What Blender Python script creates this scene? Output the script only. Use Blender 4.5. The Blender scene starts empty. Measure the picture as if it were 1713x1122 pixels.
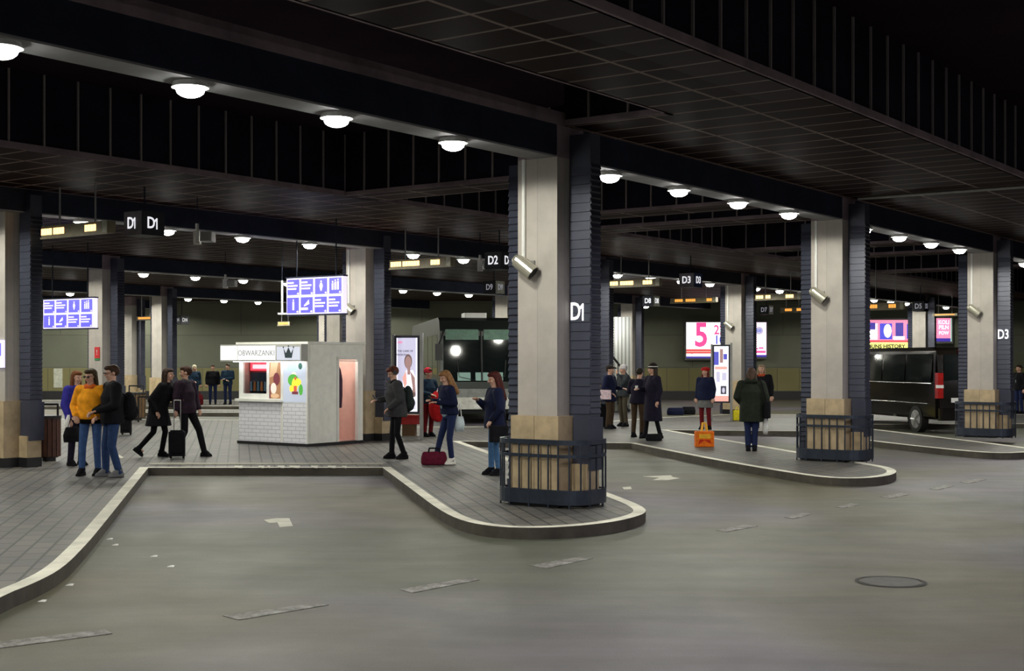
import bpy, bmesh, math, random
from mathutils import Vector, Matrix, Euler
random.seed(7)
PI = math.pi
scene = bpy.context.scene
COL = scene.collection

# ---------------------------------------------------------------- camera
F = 2250.0            # focal length in pixels of the 1713 x 1122 frame
EYE = 1.96            # eye height above the roadway
HP = 0.13             # platform height
cam_d = bpy.data.cameras.new('camera')
cam_d.sensor_width = 36.0
cam_d.lens = 36.0 * F / 1713.0
cam_d.shift_y = (602 - 561) / 1713.0
cam_d.clip_end = 400
cam = bpy.data.objects.new('camera', cam_d)
cam.location = (0, 0, EYE)
cam.rotation_euler = (PI / 2, 0, 0)
COL.objects.link(cam)
scene.camera = cam

# ---------------------------------------------------------------- world, exposure
w = bpy.data.worlds.new('night_world'); scene.world = w; w.use_nodes = True
w.node_tree.nodes['Background'].inputs[0].default_value = (0.55, 0.5, 0.75, 1)
w.node_tree.nodes['Background'].inputs[1].default_value = 0.022
scene.view_settings.view_transform = 'Standard'
scene.view_settings.look = 'None'
scene.view_settings.gamma = 1
scene.view_settings.use_curve_mapping = False
scene.view_settings.exposure = 0.0
LAMP_W = 160.0

# ---------------------------------------------------------------- place coordinates
SA, CA = 0.585, 0.811                 # the pillar rows run along (SA, CA)
ROT_G = math.atan2(CA, SA)            # local x = along the rows (s), local y = across (t)
YAW_T = math.atan2(-SA, CA)           # a board that faces down the rows
def G(s, t, h=0.0): return Vector((s * SA - t * CA, s * CA + t * SA, h))
def P(x, y, h=HP):                    # point of the level h seen at a frame pixel
    z = F * (EYE - h) / (y - 602.0)
    return Vector(((x - 856.5) / F * z, z, h))
def Q(x, z, y=None, h=None):          # point at distance z, at a frame pixel
    if h is None: h = EYE + (602.0 - y) / F * z
    return Vector(((x - 856.5) / F * z, z, h))

# ---------------------------------------------------------------- materials
MATS = {}
def node_mat(name):
    m = bpy.data.materials.new(name); m.use_nodes = True
    nt = m.node_tree; b = nt.nodes['Principled BSDF']
    return m, nt, b
def N(nt, typ, **kw):
    n = nt.nodes.new(typ)
    for k, v in kw.items(): setattr(n, k, v)
    return n
def setin(n, **kw):
    for k, v in kw.items(): n.inputs[k].default_value = v
def c4(c): return (c[0], c[1], c[2], 1)
def coords(nt, rot=0.0, scale=(1, 1, 1)):
    tc = N(nt, 'ShaderNodeTexCoord'); mp = N(nt, 'ShaderNodeMapping')
    mp.inputs['Rotation'].default_value = (0, 0, rot); mp.inputs['Scale'].default_value = scale
    nt.links.new(tc.outputs['Object'], mp.inputs['Vector'])
    return mp.outputs['Vector']
def mix(nt, fac, a, b, mode='MIX'):
    n = N(nt, 'ShaderNodeMix'); n.data_type = 'RGBA'; n.blend_type = mode
    for sock, v in ((n.inputs['Factor'], fac), (n.inputs['A'], a), (n.inputs['B'], b)):
        if hasattr(v, 'node'): nt.links.new(v, sock)
        elif isinstance(v, (int, float)): sock.default_value = v
        else: sock.default_value = c4(v)
    return n.outputs['Result']
def ramp(nt, v, a, b):
    r = N(nt, 'ShaderNodeMapRange'); nt.links.new(v, r.inputs['Value'])
    r.inputs['From Min'].default_value = a; r.inputs['From Max'].default_value = b
    return r.outputs['Result']
def noise(nt, vec, scale, detail=4, rough=0.6):
    n = N(nt, 'ShaderNodeTexNoise'); nt.links.new(vec, n.inputs['Vector'])
    setin(n, Scale=scale, Detail=detail, Roughness=rough)
    return n.outputs['Fac']
def plain(name, c, rough=0.6, metal=0.0, var=0.25, scale=6.0, spec=0.4, bump=0.0):
    if name in MATS: return MATS[name]
    m, nt, b = node_mat(name)
    v = coords(nt)
    f = noise(nt, v, scale)
    col = mix(nt, ramp(nt, f, 0.3, 0.7), [x * (1 - var) for x in c], [min(1, x * (1 + var)) for x in c])
    nt.links.new(col, b.inputs['Base Color'])
    setin(b, Roughness=rough, Metallic=metal); b.inputs['Specular IOR Level'].default_value = spec
    if bump:
        bp = N(nt, 'ShaderNodeBump'); setin(bp, Strength=bump, Distance=0.02)
        nt.links.new(noise(nt, v, scale * 5), bp.inputs['Height']); nt.links.new(bp.outputs['Normal'], b.inputs['Normal'])
    MATS[name] = m
    return m
def glow(name, c, s=1.0, base=None):
    if name in MATS: return MATS[name]
    m, nt, b = node_mat(name)
    b.inputs['Base Color'].default_value = c4(base or [x * 0.5 for x in c])
    b.inputs['Emission Color'].default_value = c4(c); b.inputs['Emission Strength'].default_value = s
    MATS[name] = m
    return m

def m_asphalt():
    m, nt, b = node_mat('asphalt'); v = coords(nt)
    big = noise(nt, v, 0.16, 2, 0.5); big2 = noise(nt, coords(nt, 0.9, (0.10, 0.22, 1)), 1.0, 3, 0.5); mid = noise(nt, v, 0.8, 5, 0.65); fine = noise(nt, v, 70, 2, 0.6)
    w0 = N(nt, 'ShaderNodeTexNoise'); nt.links.new(v, w0.inputs['Vector']); setin(w0, Scale=0.12, Detail=2)
    vm = N(nt, 'ShaderNodeVectorMath', operation='MULTIPLY_ADD'); nt.links.new(w0.outputs['Color'], vm.inputs[0]); vm.inputs[1].default_value = (4, 4, 0); nt.links.new(v, vm.inputs[2])
    mp = N(nt, 'ShaderNodeMapping'); mp.inputs['Rotation'].default_value = (0, 0, -0.25); mp.inputs['Scale'].default_value = (0.16, 2.0, 1); nt.links.new(vm.outputs[0], mp.inputs['Vector'])
    streak = noise(nt, mp.outputs['Vector'], 1.3, 6, 0.6)
    c = mix(nt, ramp(nt, big, 0.45, 0.55), (0.098, 0.086, 0.050), (0.112, 0.099, 0.126))
    c = mix(nt, ramp(nt, big2, 0.45, 0.62), c, (0.094, 0.100, 0.076))
    k = mix(nt, ramp(nt, mid, 0.25, 0.75), (1, 1, 1), (0.84, 0.83, 0.80)); c = mix(nt, 1.0, c, k, 'MULTIPLY')
    k = mix(nt, ramp(nt, streak, 0.36, 0.70), (0.86, 0.86, 0.85), (1.16, 1.16, 1.15)); c = mix(nt, 1.0, c, k, 'MULTIPLY')
    k = mix(nt, ramp(nt, fine, 0.3, 0.8), (0.88, 0.88, 0.88), (1.15, 1.15, 1.15)); c = mix(nt, 1.0, c, k, 'MULTIPLY')
    nt.links.new(c, b.inputs['Base Color'])
    r = N(nt, 'ShaderNodeMapRange'); nt.links.new(mid, r.inputs['Value']); r.inputs['To Min'].default_value = 0.42; r.inputs['To Max'].default_value = 0.7
    nt.links.new(r.outputs['Result'], b.inputs['Roughness'])
    bp = N(nt, 'ShaderNodeBump'); setin(bp, Strength=0.25, Distance=0.01)
    nt.links.new(fine, bp.inputs['Height']); nt.links.new(bp.outputs['Normal'], b.inputs['Normal'])
    return m
def m_brick(name, rot, bw, bh, mortar, c1, c2, cm, rough=0.6, offset=0.5, swap=False, vert=False, var=0.25, vs=0.5, ms=0.1, spec=0.4):
    m, nt, b = node_mat(name)
    v = coords(nt, rot)
    if swap or vert:
        sx = N(nt, 'ShaderNodeSeparateXYZ'); cx = N(nt, 'ShaderNodeCombineXYZ'); nt.links.new(v, sx.inputs[0])
        if vert:
            nt.links.new(sx.outputs[0], cx.inputs[0]); nt.links.new(sx.outputs[2], cx.inputs[1])
        else:
            nt.links.new(sx.outputs[1], cx.inputs[0]); nt.links.new(sx.outputs[0], cx.inputs[1])
        v2 = cx.outputs[0]
    else: v2 = v
    br = N(nt, 'ShaderNodeTexBrick'); nt.links.new(v2, br.inputs['Vector'])
    br.offset = offset
    setin(br, Scale=1.0); br.inputs['Mortar Size'].default_value = mortar; br.inputs['Mortar Smooth'].default_value = ms
    br.inputs['Brick Width'].default_value = bw; br.inputs['Row Height'].default_value = bh
    br.inputs['Color1'].default_value = c4(c1); br.inputs['Color2'].default_value = c4(c2); br.inputs['Mortar'].default_value = c4(cm)
    f = noise(nt, v, vs, 5)
    c = mix(nt, ramp(nt, f, 0.3, 0.7), [1 - var] * 3, [1.0] * 3)
    out = mix(nt, 1.0, br.outputs['Color'], c, 'MULTIPLY')
    nt.links.new(out, b.inputs['Base Color']); setin(b, Roughness=rough); b.inputs['Specular IOR Level'].default_value = spec
    bp = N(nt, 'ShaderNodeBump'); setin(bp, Strength=0.3, Distance=0.01); bp.invert = True
    nt.links.new(br.outputs['Fac'], bp.inputs['Height']); nt.links.new(bp.outputs['Normal'], b.inputs['Normal'])
    MATS[name] = m
    return m
ASPHALT = m_asphalt()
ROT_B = math.atan2(456.5, F)          # the bays run along (-sin, cos) of this
PAVER = m_brick('paving', -ROT_B, 0.40, 0.20, 0.014, (0.165, 0.158, 0.14), (0.118, 0.115, 0.115), (0.038, 0.038, 0.038), 0.55, swap=True, var=0.3, vs=0.35)
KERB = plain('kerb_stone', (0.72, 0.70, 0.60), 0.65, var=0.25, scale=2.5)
KERB_SHADE = plain('kerb_face_shade', (0.07, 0.062, 0.05), 0.8, var=0.3, scale=3)  # shade on the upright kerb face, put in as a darker colour
CONC = m_brick('board_marked_concrete', 0, 0.13, 0.9, 0.004, (0.50, 0.46, 0.42), (0.45, 0.42, 0.385), (0.37, 0.345, 0.31), 0.7, vert=False, var=0.22, vs=2.2)
STONE = plain('stone_cladding', (0.44, 0.34, 0.21), 0.55, var=0.18, scale=5)
LOUVER = plain('dark_louver_paint', (0.052, 0.057, 0.085), 0.42, 0.2, 0.15, 3)
NAVY = plain('navy_metal', (0.022, 0.027, 0.046), 0.7, 0.0, 0.25, 2, 0.15)
RAIL = plain('railing_paint', (0.035, 0.045, 0.065), 0.4, 0.4, 0.2, 6)
SOFFIT = plain('beam_soffit', (0.27, 0.27, 0.28), 0.7, var=0.15, scale=1.2)
LEDGE = plain('beam_ledge_concrete', (0.26, 0.20, 0.225), 0.85, var=0.35, scale=1.6, spec=0.1)
DARKC = plain('dark_ceiling', (0.022, 0.013, 0.021), 0.95, var=0.3, scale=0.6, spec=0.05)
FASC = plain('fascia_panel', (0.016, 0.013, 0.024), 0.9, var=0.2, scale=1.0, spec=0.05)
RIB = plain('fascia_rib', (0.26, 0.23, 0.23), 0.6, 0.0, 0.15, 3, 0.2)
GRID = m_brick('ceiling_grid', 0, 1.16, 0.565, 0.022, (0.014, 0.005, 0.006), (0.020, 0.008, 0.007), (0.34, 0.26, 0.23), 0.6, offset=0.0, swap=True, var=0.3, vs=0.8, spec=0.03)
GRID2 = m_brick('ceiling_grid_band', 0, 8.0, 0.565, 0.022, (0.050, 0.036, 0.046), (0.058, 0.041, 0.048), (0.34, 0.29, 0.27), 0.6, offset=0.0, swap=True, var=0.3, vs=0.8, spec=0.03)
WHITE = plain('white_paint', (0.72, 0.72, 0.70), 0.45, var=0.06)
GREYM = plain('grey_metal', (0.30, 0.30, 0.29), 0.4, 0.6, 0.12)
BLACK = plain('black_plastic', (0.012, 0.012, 0.014), 0.45, var=0.2)
LETTER = glow('lit_lettering', (0.9, 0.9, 0.95), 0.9, (0.8, 0.8, 0.8))

# ---------------------------------------------------------------- mesh helpers
class MB:
    def __init__(s): s.v = []; s.f = []; s.m = []
    def add(s, vs, fs, mi=0, M=None):
        o = len(s.v)
        s.v += [tuple(M @ Vector(p)) if M is not None else tuple(p) for p in vs]
        s.f += [tuple(i + o for i in f) for f in fs]; s.m += [mi] * len(fs)
        return s
    def box(s, a, b, mi=0, M=None):
        x0, y0, z0 = a; x1, y1, z1 = b
        vs = [(x0, y0, z0), (x1, y0, z0), (x1, y1, z0), (x0, y1, z0), (x0, y0, z1), (x1, y0, z1), (x1, y1, z1), (x0, y1, z1)]
        return s.add(vs, [(0, 3, 2, 1), (4, 5, 6, 7), (0, 1, 5, 4), (1, 2, 6, 5), (2, 3, 7, 6), (3, 0, 4, 7)], mi, M)
    def bevbox(s, a, b, r=0.02, mi=0, M=None):       # box with its four upright edges rounded
        x0, y0, z0 = a; x1, y1, z1 = b; pts = []
        for cx, cy, a0 in ((x1 - r, y1 - r, 0), (x0 + r, y1 - r, 90), (x0 + r, y0 + r, 180), (x1 - r, y0 + r, 270)):
            for k in range(4):
                t = math.radians(a0 + k * 30); pts.append((cx + r * math.cos(t), cy + r * math.sin(t)))
        return s.prism(pts, z0, z1, mi, M)
    def prism(s, pts, z0, z1, mi=0, M=None):
        n = len(pts)
        vs = [(p[0], p[1], z0) for p in pts] + [(p[0], p[1], z1) for p in pts]
        fs = [tuple(reversed(range(n))), tuple(range(n, 2 * n))] + [(i, (i + 1) % n, n + (i + 1) % n, n + i) for i in range(n)]
        return s.add(vs, fs, mi, M)
    def tube(s, p0, p1, r0, r1=None, n=10, mi=0, M=None):
        p0 = Vector(p0); p1 = Vector(p1); r1 = r0 if r1 is None else r1
        d = (p1 - p0).normalized(); a = d.orthogonal().normalized(); b = d.cross(a)
        vs = []
        for p, r in ((p0, r0), (p1, r1)):
            for i in range(n):
                t = 2 * PI * i / n; vs.append(p + (a * math.cos(t) + b * math.sin(t)) * r)
        fs = [tuple(reversed(range(n))), tuple(range(n, 2 * n))] + [(i, (i + 1) % n, n + (i + 1) % n, n + i) for i in range(n)]
        return s.add(vs, fs, mi, M)
    def rings(s, rs, mi=0, M=None, n=16):            # rs: (centre, rx, ry) stacked along z (or any path), capped
        vs = []
        for c, rx, ry in rs:
            for i in range(n):
                t = 2 * PI * i / n; vs.append((c[0] + rx * math.cos(t), c[1] + ry * math.sin(t), c[2]))
        fs = [tuple(reversed(range(n)))] + [tuple(range(n * (len(rs) - 1), n * len(rs)))]
        for k in range(len(rs) - 1):
            fs += [(k * n + i, k * n + (i + 1) % n, (k + 1) * n + (i + 1) % n, (k + 1) * n + i) for i in range(n)]
        return s.add(vs, fs, mi, M)
    def ball(s, c, r, mi=0, M=None, n=12, k=8):
        if isinstance(r, (int, float)): r = (r, r, r)
        vs = [(c[0], c[1], c[2] - r[2])]
        for j in range(1, k):
            a = -PI / 2 + PI * j / k
            for i in range(n):
                t = 2 * PI * i / n
                vs.append((c[0] + r[0] * math.cos(a) * math.cos(t), c[1] + r[1] * math.cos(a) * math.sin(t), c[2] + r[2] * math.sin(a)))
        vs.append((c[0], c[1], c[2] + r[2])); L = len(vs) - 1
        fs = [(0, 1 + (i + 1) % n, 1 + i) for i in range(n)]
        for j in range(k - 2):
            o = 1 + j * n
            fs += [(o + i, o + (i + 1) % n, o + n + (i + 1) % n, o + n + i) for i in range(n)]
        o = 1 + (k - 2) * n
        fs += [(o + i, o + (i + 1) % n, L) for i in range(n)]
        return s.add(vs, fs, mi, M)
    def cap(s, p0, p1, r0, r1=None, mi=0, n=12):      # tapered capsule
        r1 = r0 if r1 is None else r1
        s.tube(p0, p1, r0, r1, n, mi); s.ball(p0, r0, mi, n=n); s.ball(p1, r1, mi, n=n)
        return s
    def path(s, pts, r, n=8, mi=0):
        for a, b in zip(pts[:-1], pts[1:]): s.tube(a, b, r, n=n, mi=mi)
        for p in pts[1:-1]: s.ball(p, r, mi, n=n, k=6)
        return s
    def build(s, name, mats, parent=None, loc=None, rotz=None, smooth=False):
        me = bpy.data.meshes.new(name); me.from_pydata(s.v, [], s.f)
        for m in (mats if isinstance(mats, (list, tuple)) else [mats]): me.materials.append(m)
        me.polygons.foreach_set('material_index', s.m)
        if smooth: me.polygons.foreach_set('use_smooth', [True] * len(s.f))
        me.update()
        o = bpy.data.objects.new(name, me); COL.objects.link(o)
        if parent is not None: o.parent = parent
        if loc is not None: o.location = loc
        if rotz is not None: o.rotation_euler = (0, 0, rotz)
        return o
def tag(o, label=None, cat=None, group=None, kind=None):
    if label: o['label'] = label
    if cat: o['category'] = cat
    if group: o['group'] = group
    if kind: o['kind'] = kind
    return o
def thing(name, label, cat, loc=(0, 0, 0), rotz=0.0, group=None):
    o = bpy.data.objects.new(name, None); COL.objects.link(o)
    o.empty_display_size = 0.1; o.location = loc; o.rotation_euler = (0, 0, rotz)
    return tag(o, label, cat, group)
def copy_tree(o, parent=None, skip=()):
    c = o.copy(); COL.objects.link(c)
    if parent is not None: c.parent = parent
    for ch in list(o.children):
        if ch.name.split('.')[0] not in skip: copy_tree(ch, c)
    return c
def struct(o, label=None): return tag(o, label=label, kind='structure')
def lettering(name, txt, size, mat, parent, loc, rotz=0.0, depth=0.004, align='CENTER', sx=1.0, bold=0.0, flat=False):
    cu = bpy.data.curves.new(name, 'FONT'); cu.body = txt; cu.size = size
    cu.align_x = align; cu.align_y = 'CENTER'; cu.extrude = depth; cu.offset = bold; cu.resolution_u = 3
    t = bpy.data.objects.new(name, cu); COL.objects.link(t)
    bpy.context.view_layer.update()
    me = bpy.data.meshes.new_from_object(t.evaluated_get(bpy.context.evaluated_depsgraph_get()))
    bpy.data.objects.remove(t); bpy.data.curves.remove(cu)
    me.name = name; me.materials.clear(); me.materials.append(mat)
    o = bpy.data.objects.new(name, me); COL.objects.link(o)
    if parent is not None: o.parent = parent
    o.location = loc; o.rotation_euler = (0 if flat else PI / 2, 0, rotz); o.scale = (sx, 1, 1)
    return o
def picture(name, parts, y, parent):
    """flat picture in the board's own plane: (x0, z0, x1, z1, material) rectangles or ([points], material)"""
    b = MB(); ms = []
    for k, p in enumerate(parts):
        m = p[-1]
        if m not in ms: ms.append(m)
        pts = [(p[0], p[1]), (p[2], p[1]), (p[2], p[3]), (p[0], p[3])] if len(p) == 5 else p[0]
        yy = y - 0.0006 * k
        b.add([(q[0], yy, q[1]) for q in pts], [tuple(range(len(pts)))], ms.index(m))
    return b.build(name, ms, parent)
def ell(cx, cz, rx, rz, n=16, a0=0): return [(cx + rx * math.cos(2 * PI * i / n + a0), cz + rz * math.sin(2 * PI * i / n + a0)) for i in range(n)]

# ---------------------------------------------------------------- ground: roadway and platforms
g = MB(); g.box((-60, -14, -0.3), (80, 70, 0.0)); struct(g.build('floor', ASPHALT))

def offset_in(pts, d, closed=True):
    out = []; n = len(pts)
    area = sum(pts[i].x * pts[(i + 1) % n].y - pts[(i + 1) % n].x * pts[i].y for i in range(n))
    sg = 1 if area > 0 else -1
    for i in range(n):
        a = (pts[i] - pts[i - 1]).to_2d().normalized(); b = (pts[(i + 1) % n] - pts[i]).to_2d().normalized()
        na = Vector((-a.y, a.x)) * sg; nb = Vector((-b.y, b.x)) * sg
        m = (na + nb)
        m = m / max(0.35, m.dot(na)) if m.length > 1e-4 else na
        out.append(Vector((pts[i].x + m.x * d, pts[i].y + m.y * d, pts[i].z)))
    return out
def smooth_poly(pts, sharp, it=2):
    for _ in range(it):
        out = []; sh = []
        n = len(pts)
        for i in range(n):
            if i in sharp: out.append(pts[i]); sh.append(len(out) - 1)
            else:
                out.append(pts[i] * 0.75 + pts[i - 1] * 0.25); out.append(pts[i] * 0.75 + pts[(i + 1) % n] * 0.25)
        pts, sharp = out, set(sh)
    return pts
def platform(n, pts, kw=0.15):
    """raised paving bordered by light kerb stones"""
    n0 = len(pts); inner = offset_in(pts, kw)
    b = MB(); top = HP - 0.004
    b.prism([(p.x, p.y) for p in inner], -0.02, top, 0)
    slab = struct(b.build('platform', PAVER))
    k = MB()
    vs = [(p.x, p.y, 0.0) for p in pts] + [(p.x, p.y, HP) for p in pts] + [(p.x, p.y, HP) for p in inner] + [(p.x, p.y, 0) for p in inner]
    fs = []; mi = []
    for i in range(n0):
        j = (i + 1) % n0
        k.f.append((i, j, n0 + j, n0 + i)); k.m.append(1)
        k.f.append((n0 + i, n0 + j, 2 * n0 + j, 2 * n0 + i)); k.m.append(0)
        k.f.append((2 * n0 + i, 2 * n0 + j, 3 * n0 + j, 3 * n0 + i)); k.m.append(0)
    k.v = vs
    kb = struct(k.build('trim_%d' % n, [KERB, KERB_SHADE]))
    return slab, kb
front = [(-900, 1500), (-160, 1090), (0, 997), (60, 974), (105, 950), (140, 915), (166, 885), (248, 782), (640, 782), (690, 819), (735, 853), (775, 872),
         (830, 881), (895, 883), (960, 880), (1025, 873), (1068, 863), (1083, 855), (1074, 846), (1045, 834), (1010, 821),
         (770, 738), (1055, 741), (1200, 770), (1330, 792), (1385, 799), (1440, 800), (1485, 796), (1503, 789), (1490, 781), (1440, 773),
         (1118, 719), (1340, 721), (1460, 738), (1600, 753), (1670, 758), (1725, 756), (1742, 753), (1722, 748), (1400, 710), (1860, 708),
         (2600, 712), (2600, 692), (1215, 693), (1100, 698), (900, 713), (640, 714), (400, 702), (150, 700), (-700, 700)]
sharp = {0, 7, 8, 21, 22, 31, 32, 39, 40, 41, 42, 43, 44, 45, 46, 47, 48, 49}
platform(1, smooth_poly([P(x, y) for x, y in front], sharp, 2))
platform(2, [P(230, 690), P(640, 690), P(640, 685), P(230, 685)], 0.3)
platform(3, [P(-100, 679), P(640, 679), P(640, 669), P(-100, 669)], 0.3)

# ---------------------------------------------------------------- far wall
wall = MB()
WALL = m_brick('far_wall_concrete', 0, 9.0, 1.6, 0.02, (0.17, 0.178, 0.13), (0.15, 0.158, 0.118), (0.11, 0.11, 0.09), 0.8, vert=True, var=0.3, vs=0.25)
WAIN = m_brick('far_wall_yellow_panels', 0, 1.1, 1.75, 0.02, (0.20, 0.18, 0.075), (0.17, 0.155, 0.065), (0.11, 0.10, 0.05), 0.7, vert=True, offset=0, var=0.2, vs=0.4)
wall.box((-60, 67, 0), (80, 67.6, 8)); struct(wall.build('wall_back', WALL))
wall = MB(); wall.box((-60, 66.93, 0.42), (80, 67, 1.55)); struct(wall.build('trim_4', WAIN))
wall = MB(); wall.box((-60, 66.7, 0), (80, 67, 0.42)); struct(wall.build('baseboard_back', BLACK))

# ---------------------------------------------------------------- ceiling, in the row frame
H_UP, H_LOW, H_SOF = 5.99, 4.89, 4.49
def K(k): return k * CA               # row line number (depth * tan - x) to t
def gbox(name, s0, s1, t0, t1, h0, h1, mat):
    b = MB(); b.box((s0, t0, h0), (s1, t1, h1)); return b.build(name, mat, rotz=ROT_G)
struct(gbox('ceiling', -22, 112, -32, 62, H_UP, H_UP + 0.3, DARKC))
class Fascia:
    def __init__(s): s.b = MB()
    def along(s, s0, s1, t, h0, h1, face):        # a ribbed face running along the rows
        b = s.b; f = 0.03 * face
        b.box((s0, min(t, t + f), h0), (s1, max(t, t + f), h1), 0)
        b.box((s0, min(t, t + 2.2 * f), h0), (s1, max(t, t + 2.2 * f), h0 + 0.09), 2)
        n = int((s1 - s0) / 0.565)
        for i in range(n + 1):
            x = s0 + i * 0.565
            b.box((x - 0.013, min(t + f, t + 1.9 * f), h0 + 0.09), (x + 0.013, max(t + f, t + 1.9 * f), h1), 1)
        return s
    def across(s, t0, t1, x, h0, h1):             # a ribbed face running across, looking down the rows
        b = s.b
        b.box((x - 0.03, t0, h0), (x, t1, h1), 0); b.box((x - 0.066, t0, h0), (x, t1, h0 + 0.07), 2)
        n = int((t1 - t0) / 0.565)
        for i in range(n + 1):
            t = t0 + i * 0.565
            b.box((x - 0.057, t - 0.013, h0 + 0.07), (x - 0.03, t + 0.013, h1), 1)
        return s
    def build(s, name): return struct(s.b.build(name, [FASC, RIB, LEDGE], rotz=ROT_G))
D1S = 14.2
# low ceiling beside the front row
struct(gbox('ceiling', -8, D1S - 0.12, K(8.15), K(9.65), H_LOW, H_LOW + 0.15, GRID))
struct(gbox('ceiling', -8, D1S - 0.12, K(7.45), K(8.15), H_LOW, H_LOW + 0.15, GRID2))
struct(gbox('ceiling', D1S - 0.12, 90, K(7.45), K(11.5), H_LOW, H_LOW + 0.15, GRID))
Fascia().along(-8, 90, K(7.45), H_LOW, H_UP, -1).build('trim_5')
Fascia().across(K(9.65), K(11.5), D1S - 0.12, H_LOW, H_UP).build('trim_6')
Fascia().along(-8, D1S, K(9.65), H_LOW, H_UP, 1).build('trim_7')
# between first and second row
struct(gbox('ceiling', -2, 90, K(20.4), K(24.9), H_LOW, H_LOW + 0.15, GRID))
Fascia().along(-2, 90, K(20.4), H_LOW, H_UP, -1).build('trim_8')
nn = 9
for s0, s1 in ((17.8, 18.7), (23.0, 23.9), (25.6, 26.6), (33.0, 33.9), (36.4, 37.3), (43.6, 44.6)):
    struct(gbox('ceiling', s0, s1, K(12.1), K(20.4), H_LOW, H_LOW + 0.15, GRID))
    Fascia().across(K(12.1), K(20.4), s0, H_LOW, H_UP).build('trim_%d' % nn); nn += 1
# beyond the second row
struct(gbox('ceiling', 0, 112, K(25.6), 62, H_LOW, H_LOW + 0.15, GRID))
# lamp beams
ROWS = {0: -0.5, 1: K(11.78), 2: K(25.25), 3: K(38.7), 4: K(52.7), 5: K(66)}
for r, t in ROWS.items():
    s0, s1 = {0: (-14, 90), 1: (-6, 90), 2: (2, 95), 3: (8, 98), 4: (15, 100), 5: (25, 104)}[r]
    b = MB(); hw = 0.215
    b.box((s0, t - hw, H_SOF + 0.02), (s1, t + hw, H_UP if r != 1 else 5.05), 0)
    b.box((s0, t - hw + 0.02, H_SOF), (s1, t + hw - 0.02, H_SOF + 0.02), 1)
    b.box((s0, t - hw - 0.03, H_LOW), (s1, t + hw + 0.03, 5.05), 2)
    struct(b.build('trim_%d' % nn, [NAVY, SOFFIT, LEDGE], rotz=ROT_G)); nn += 1

# ---------------------------------------------------------------- ceiling lamps
LAMP_GLOW = glow('lamp_diffuser', (1.0, 1.0, 0.93), 36.0, (0.9, 0.9, 0.9))
def make_lamp():
    t = thing('ceiling_lamp', 'x', 'lamp')
    MB().tube((0, 0, -0.05), (0, 0, 0), 0.17, 0.155, 20).build('housing', WHITE, t)
    MB().ball((0, 0, -0.07), (0.13, 0.13, 0.07), n=16, k=8).build('diffuser', LAMP_GLOW, t, smooth=True)
    return t
lamp0 = make_lamp(); lamp_used = [False]
NUMW = ['first', 'second', 'third', 'fourth']
ROWNAME = {0: 'beam over the near roadway', 1: 'front beam', 2: 'second beam',
           3: 'third beam', 4: 'fourth beam', 5: 'farthest beam'}
COLS = {0: 4.9, 1: 5.0, 2: 13.85, 3: 24.0, 4: 35.4, 5: 40.5}
PER = {0: 9.2, 1: 9.2, 2: 9.25, 3: 9.6, 4: 9.5, 5: 9.5}
SMAX = {0: 34, 1: 45, 2: 64, 3: 56, 4: 49, 5: 42}
SMIN = {0: -9, 1: -4, 2: 3, 3: 8, 4: 15, 5: 28}
ORD = ['first', 'second', 'third', 'fourth', 'fifth', 'sixth', 'seventh', 'eighth', 'ninth', 'tenth', 'eleventh', 'twelfth']
def ordw(n): return ORD[n] if n < len(ORD) else 'number %d' % (n + 1)
for r in range(6):
    cnt = 0; cnto = 0
    for j in range(-3, 8):
        for i in range(4):
            s = COLS[r] + PER[r] * j + 1.3 + 1.93 * i
            if not (SMIN[r] < s < SMAX[r]): continue
            p = G(s, ROWS[r], H_SOF)
            if p.y > 66: continue
            px = 856.5 + F * p.x / p.y if p.y > 1 else -999
            inview = 0 - 8 < px < 1713 + 8
            o = lamp0 if not lamp_used[0] else copy_tree(lamp0, skip=('bulb_light',))
            lamp_used[0] = True
            o.location = p
            if inview:
                o['label'] = 'round ceiling lamp under the %s, %s from the left' % (ROWNAME[r], ordw(cnt)); cnt += 1
            else:
                o['label'] = 'round lamp outside the photo under the %s, %s of these' % (ROWNAME[r], ordw(cnto)); cnto += 1
            o['group'] = 'lamps under the ' + ROWNAME[r]
            ld = bpy.data.lights.new('bulb_light', 'SPOT'); ld.energy = LAMP_W * {0: 1.15, 1: 0.9, 2: 1.25, 3: 1.2, 4: 1.9, 5: 2.2}[r]
            ld.spot_size = math.radians(176); ld.spot_blend = 0.12; ld.shadow_soft_size = 0.12
            ld.color = (1.0, 0.985, 0.86) if r else (0.97, 0.93, 1.0)
            lo = bpy.data.objects.new('bulb_light', ld); COL.objects.link(lo); lo.parent = o; lo.location = (0, 0, -0.18)

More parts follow.
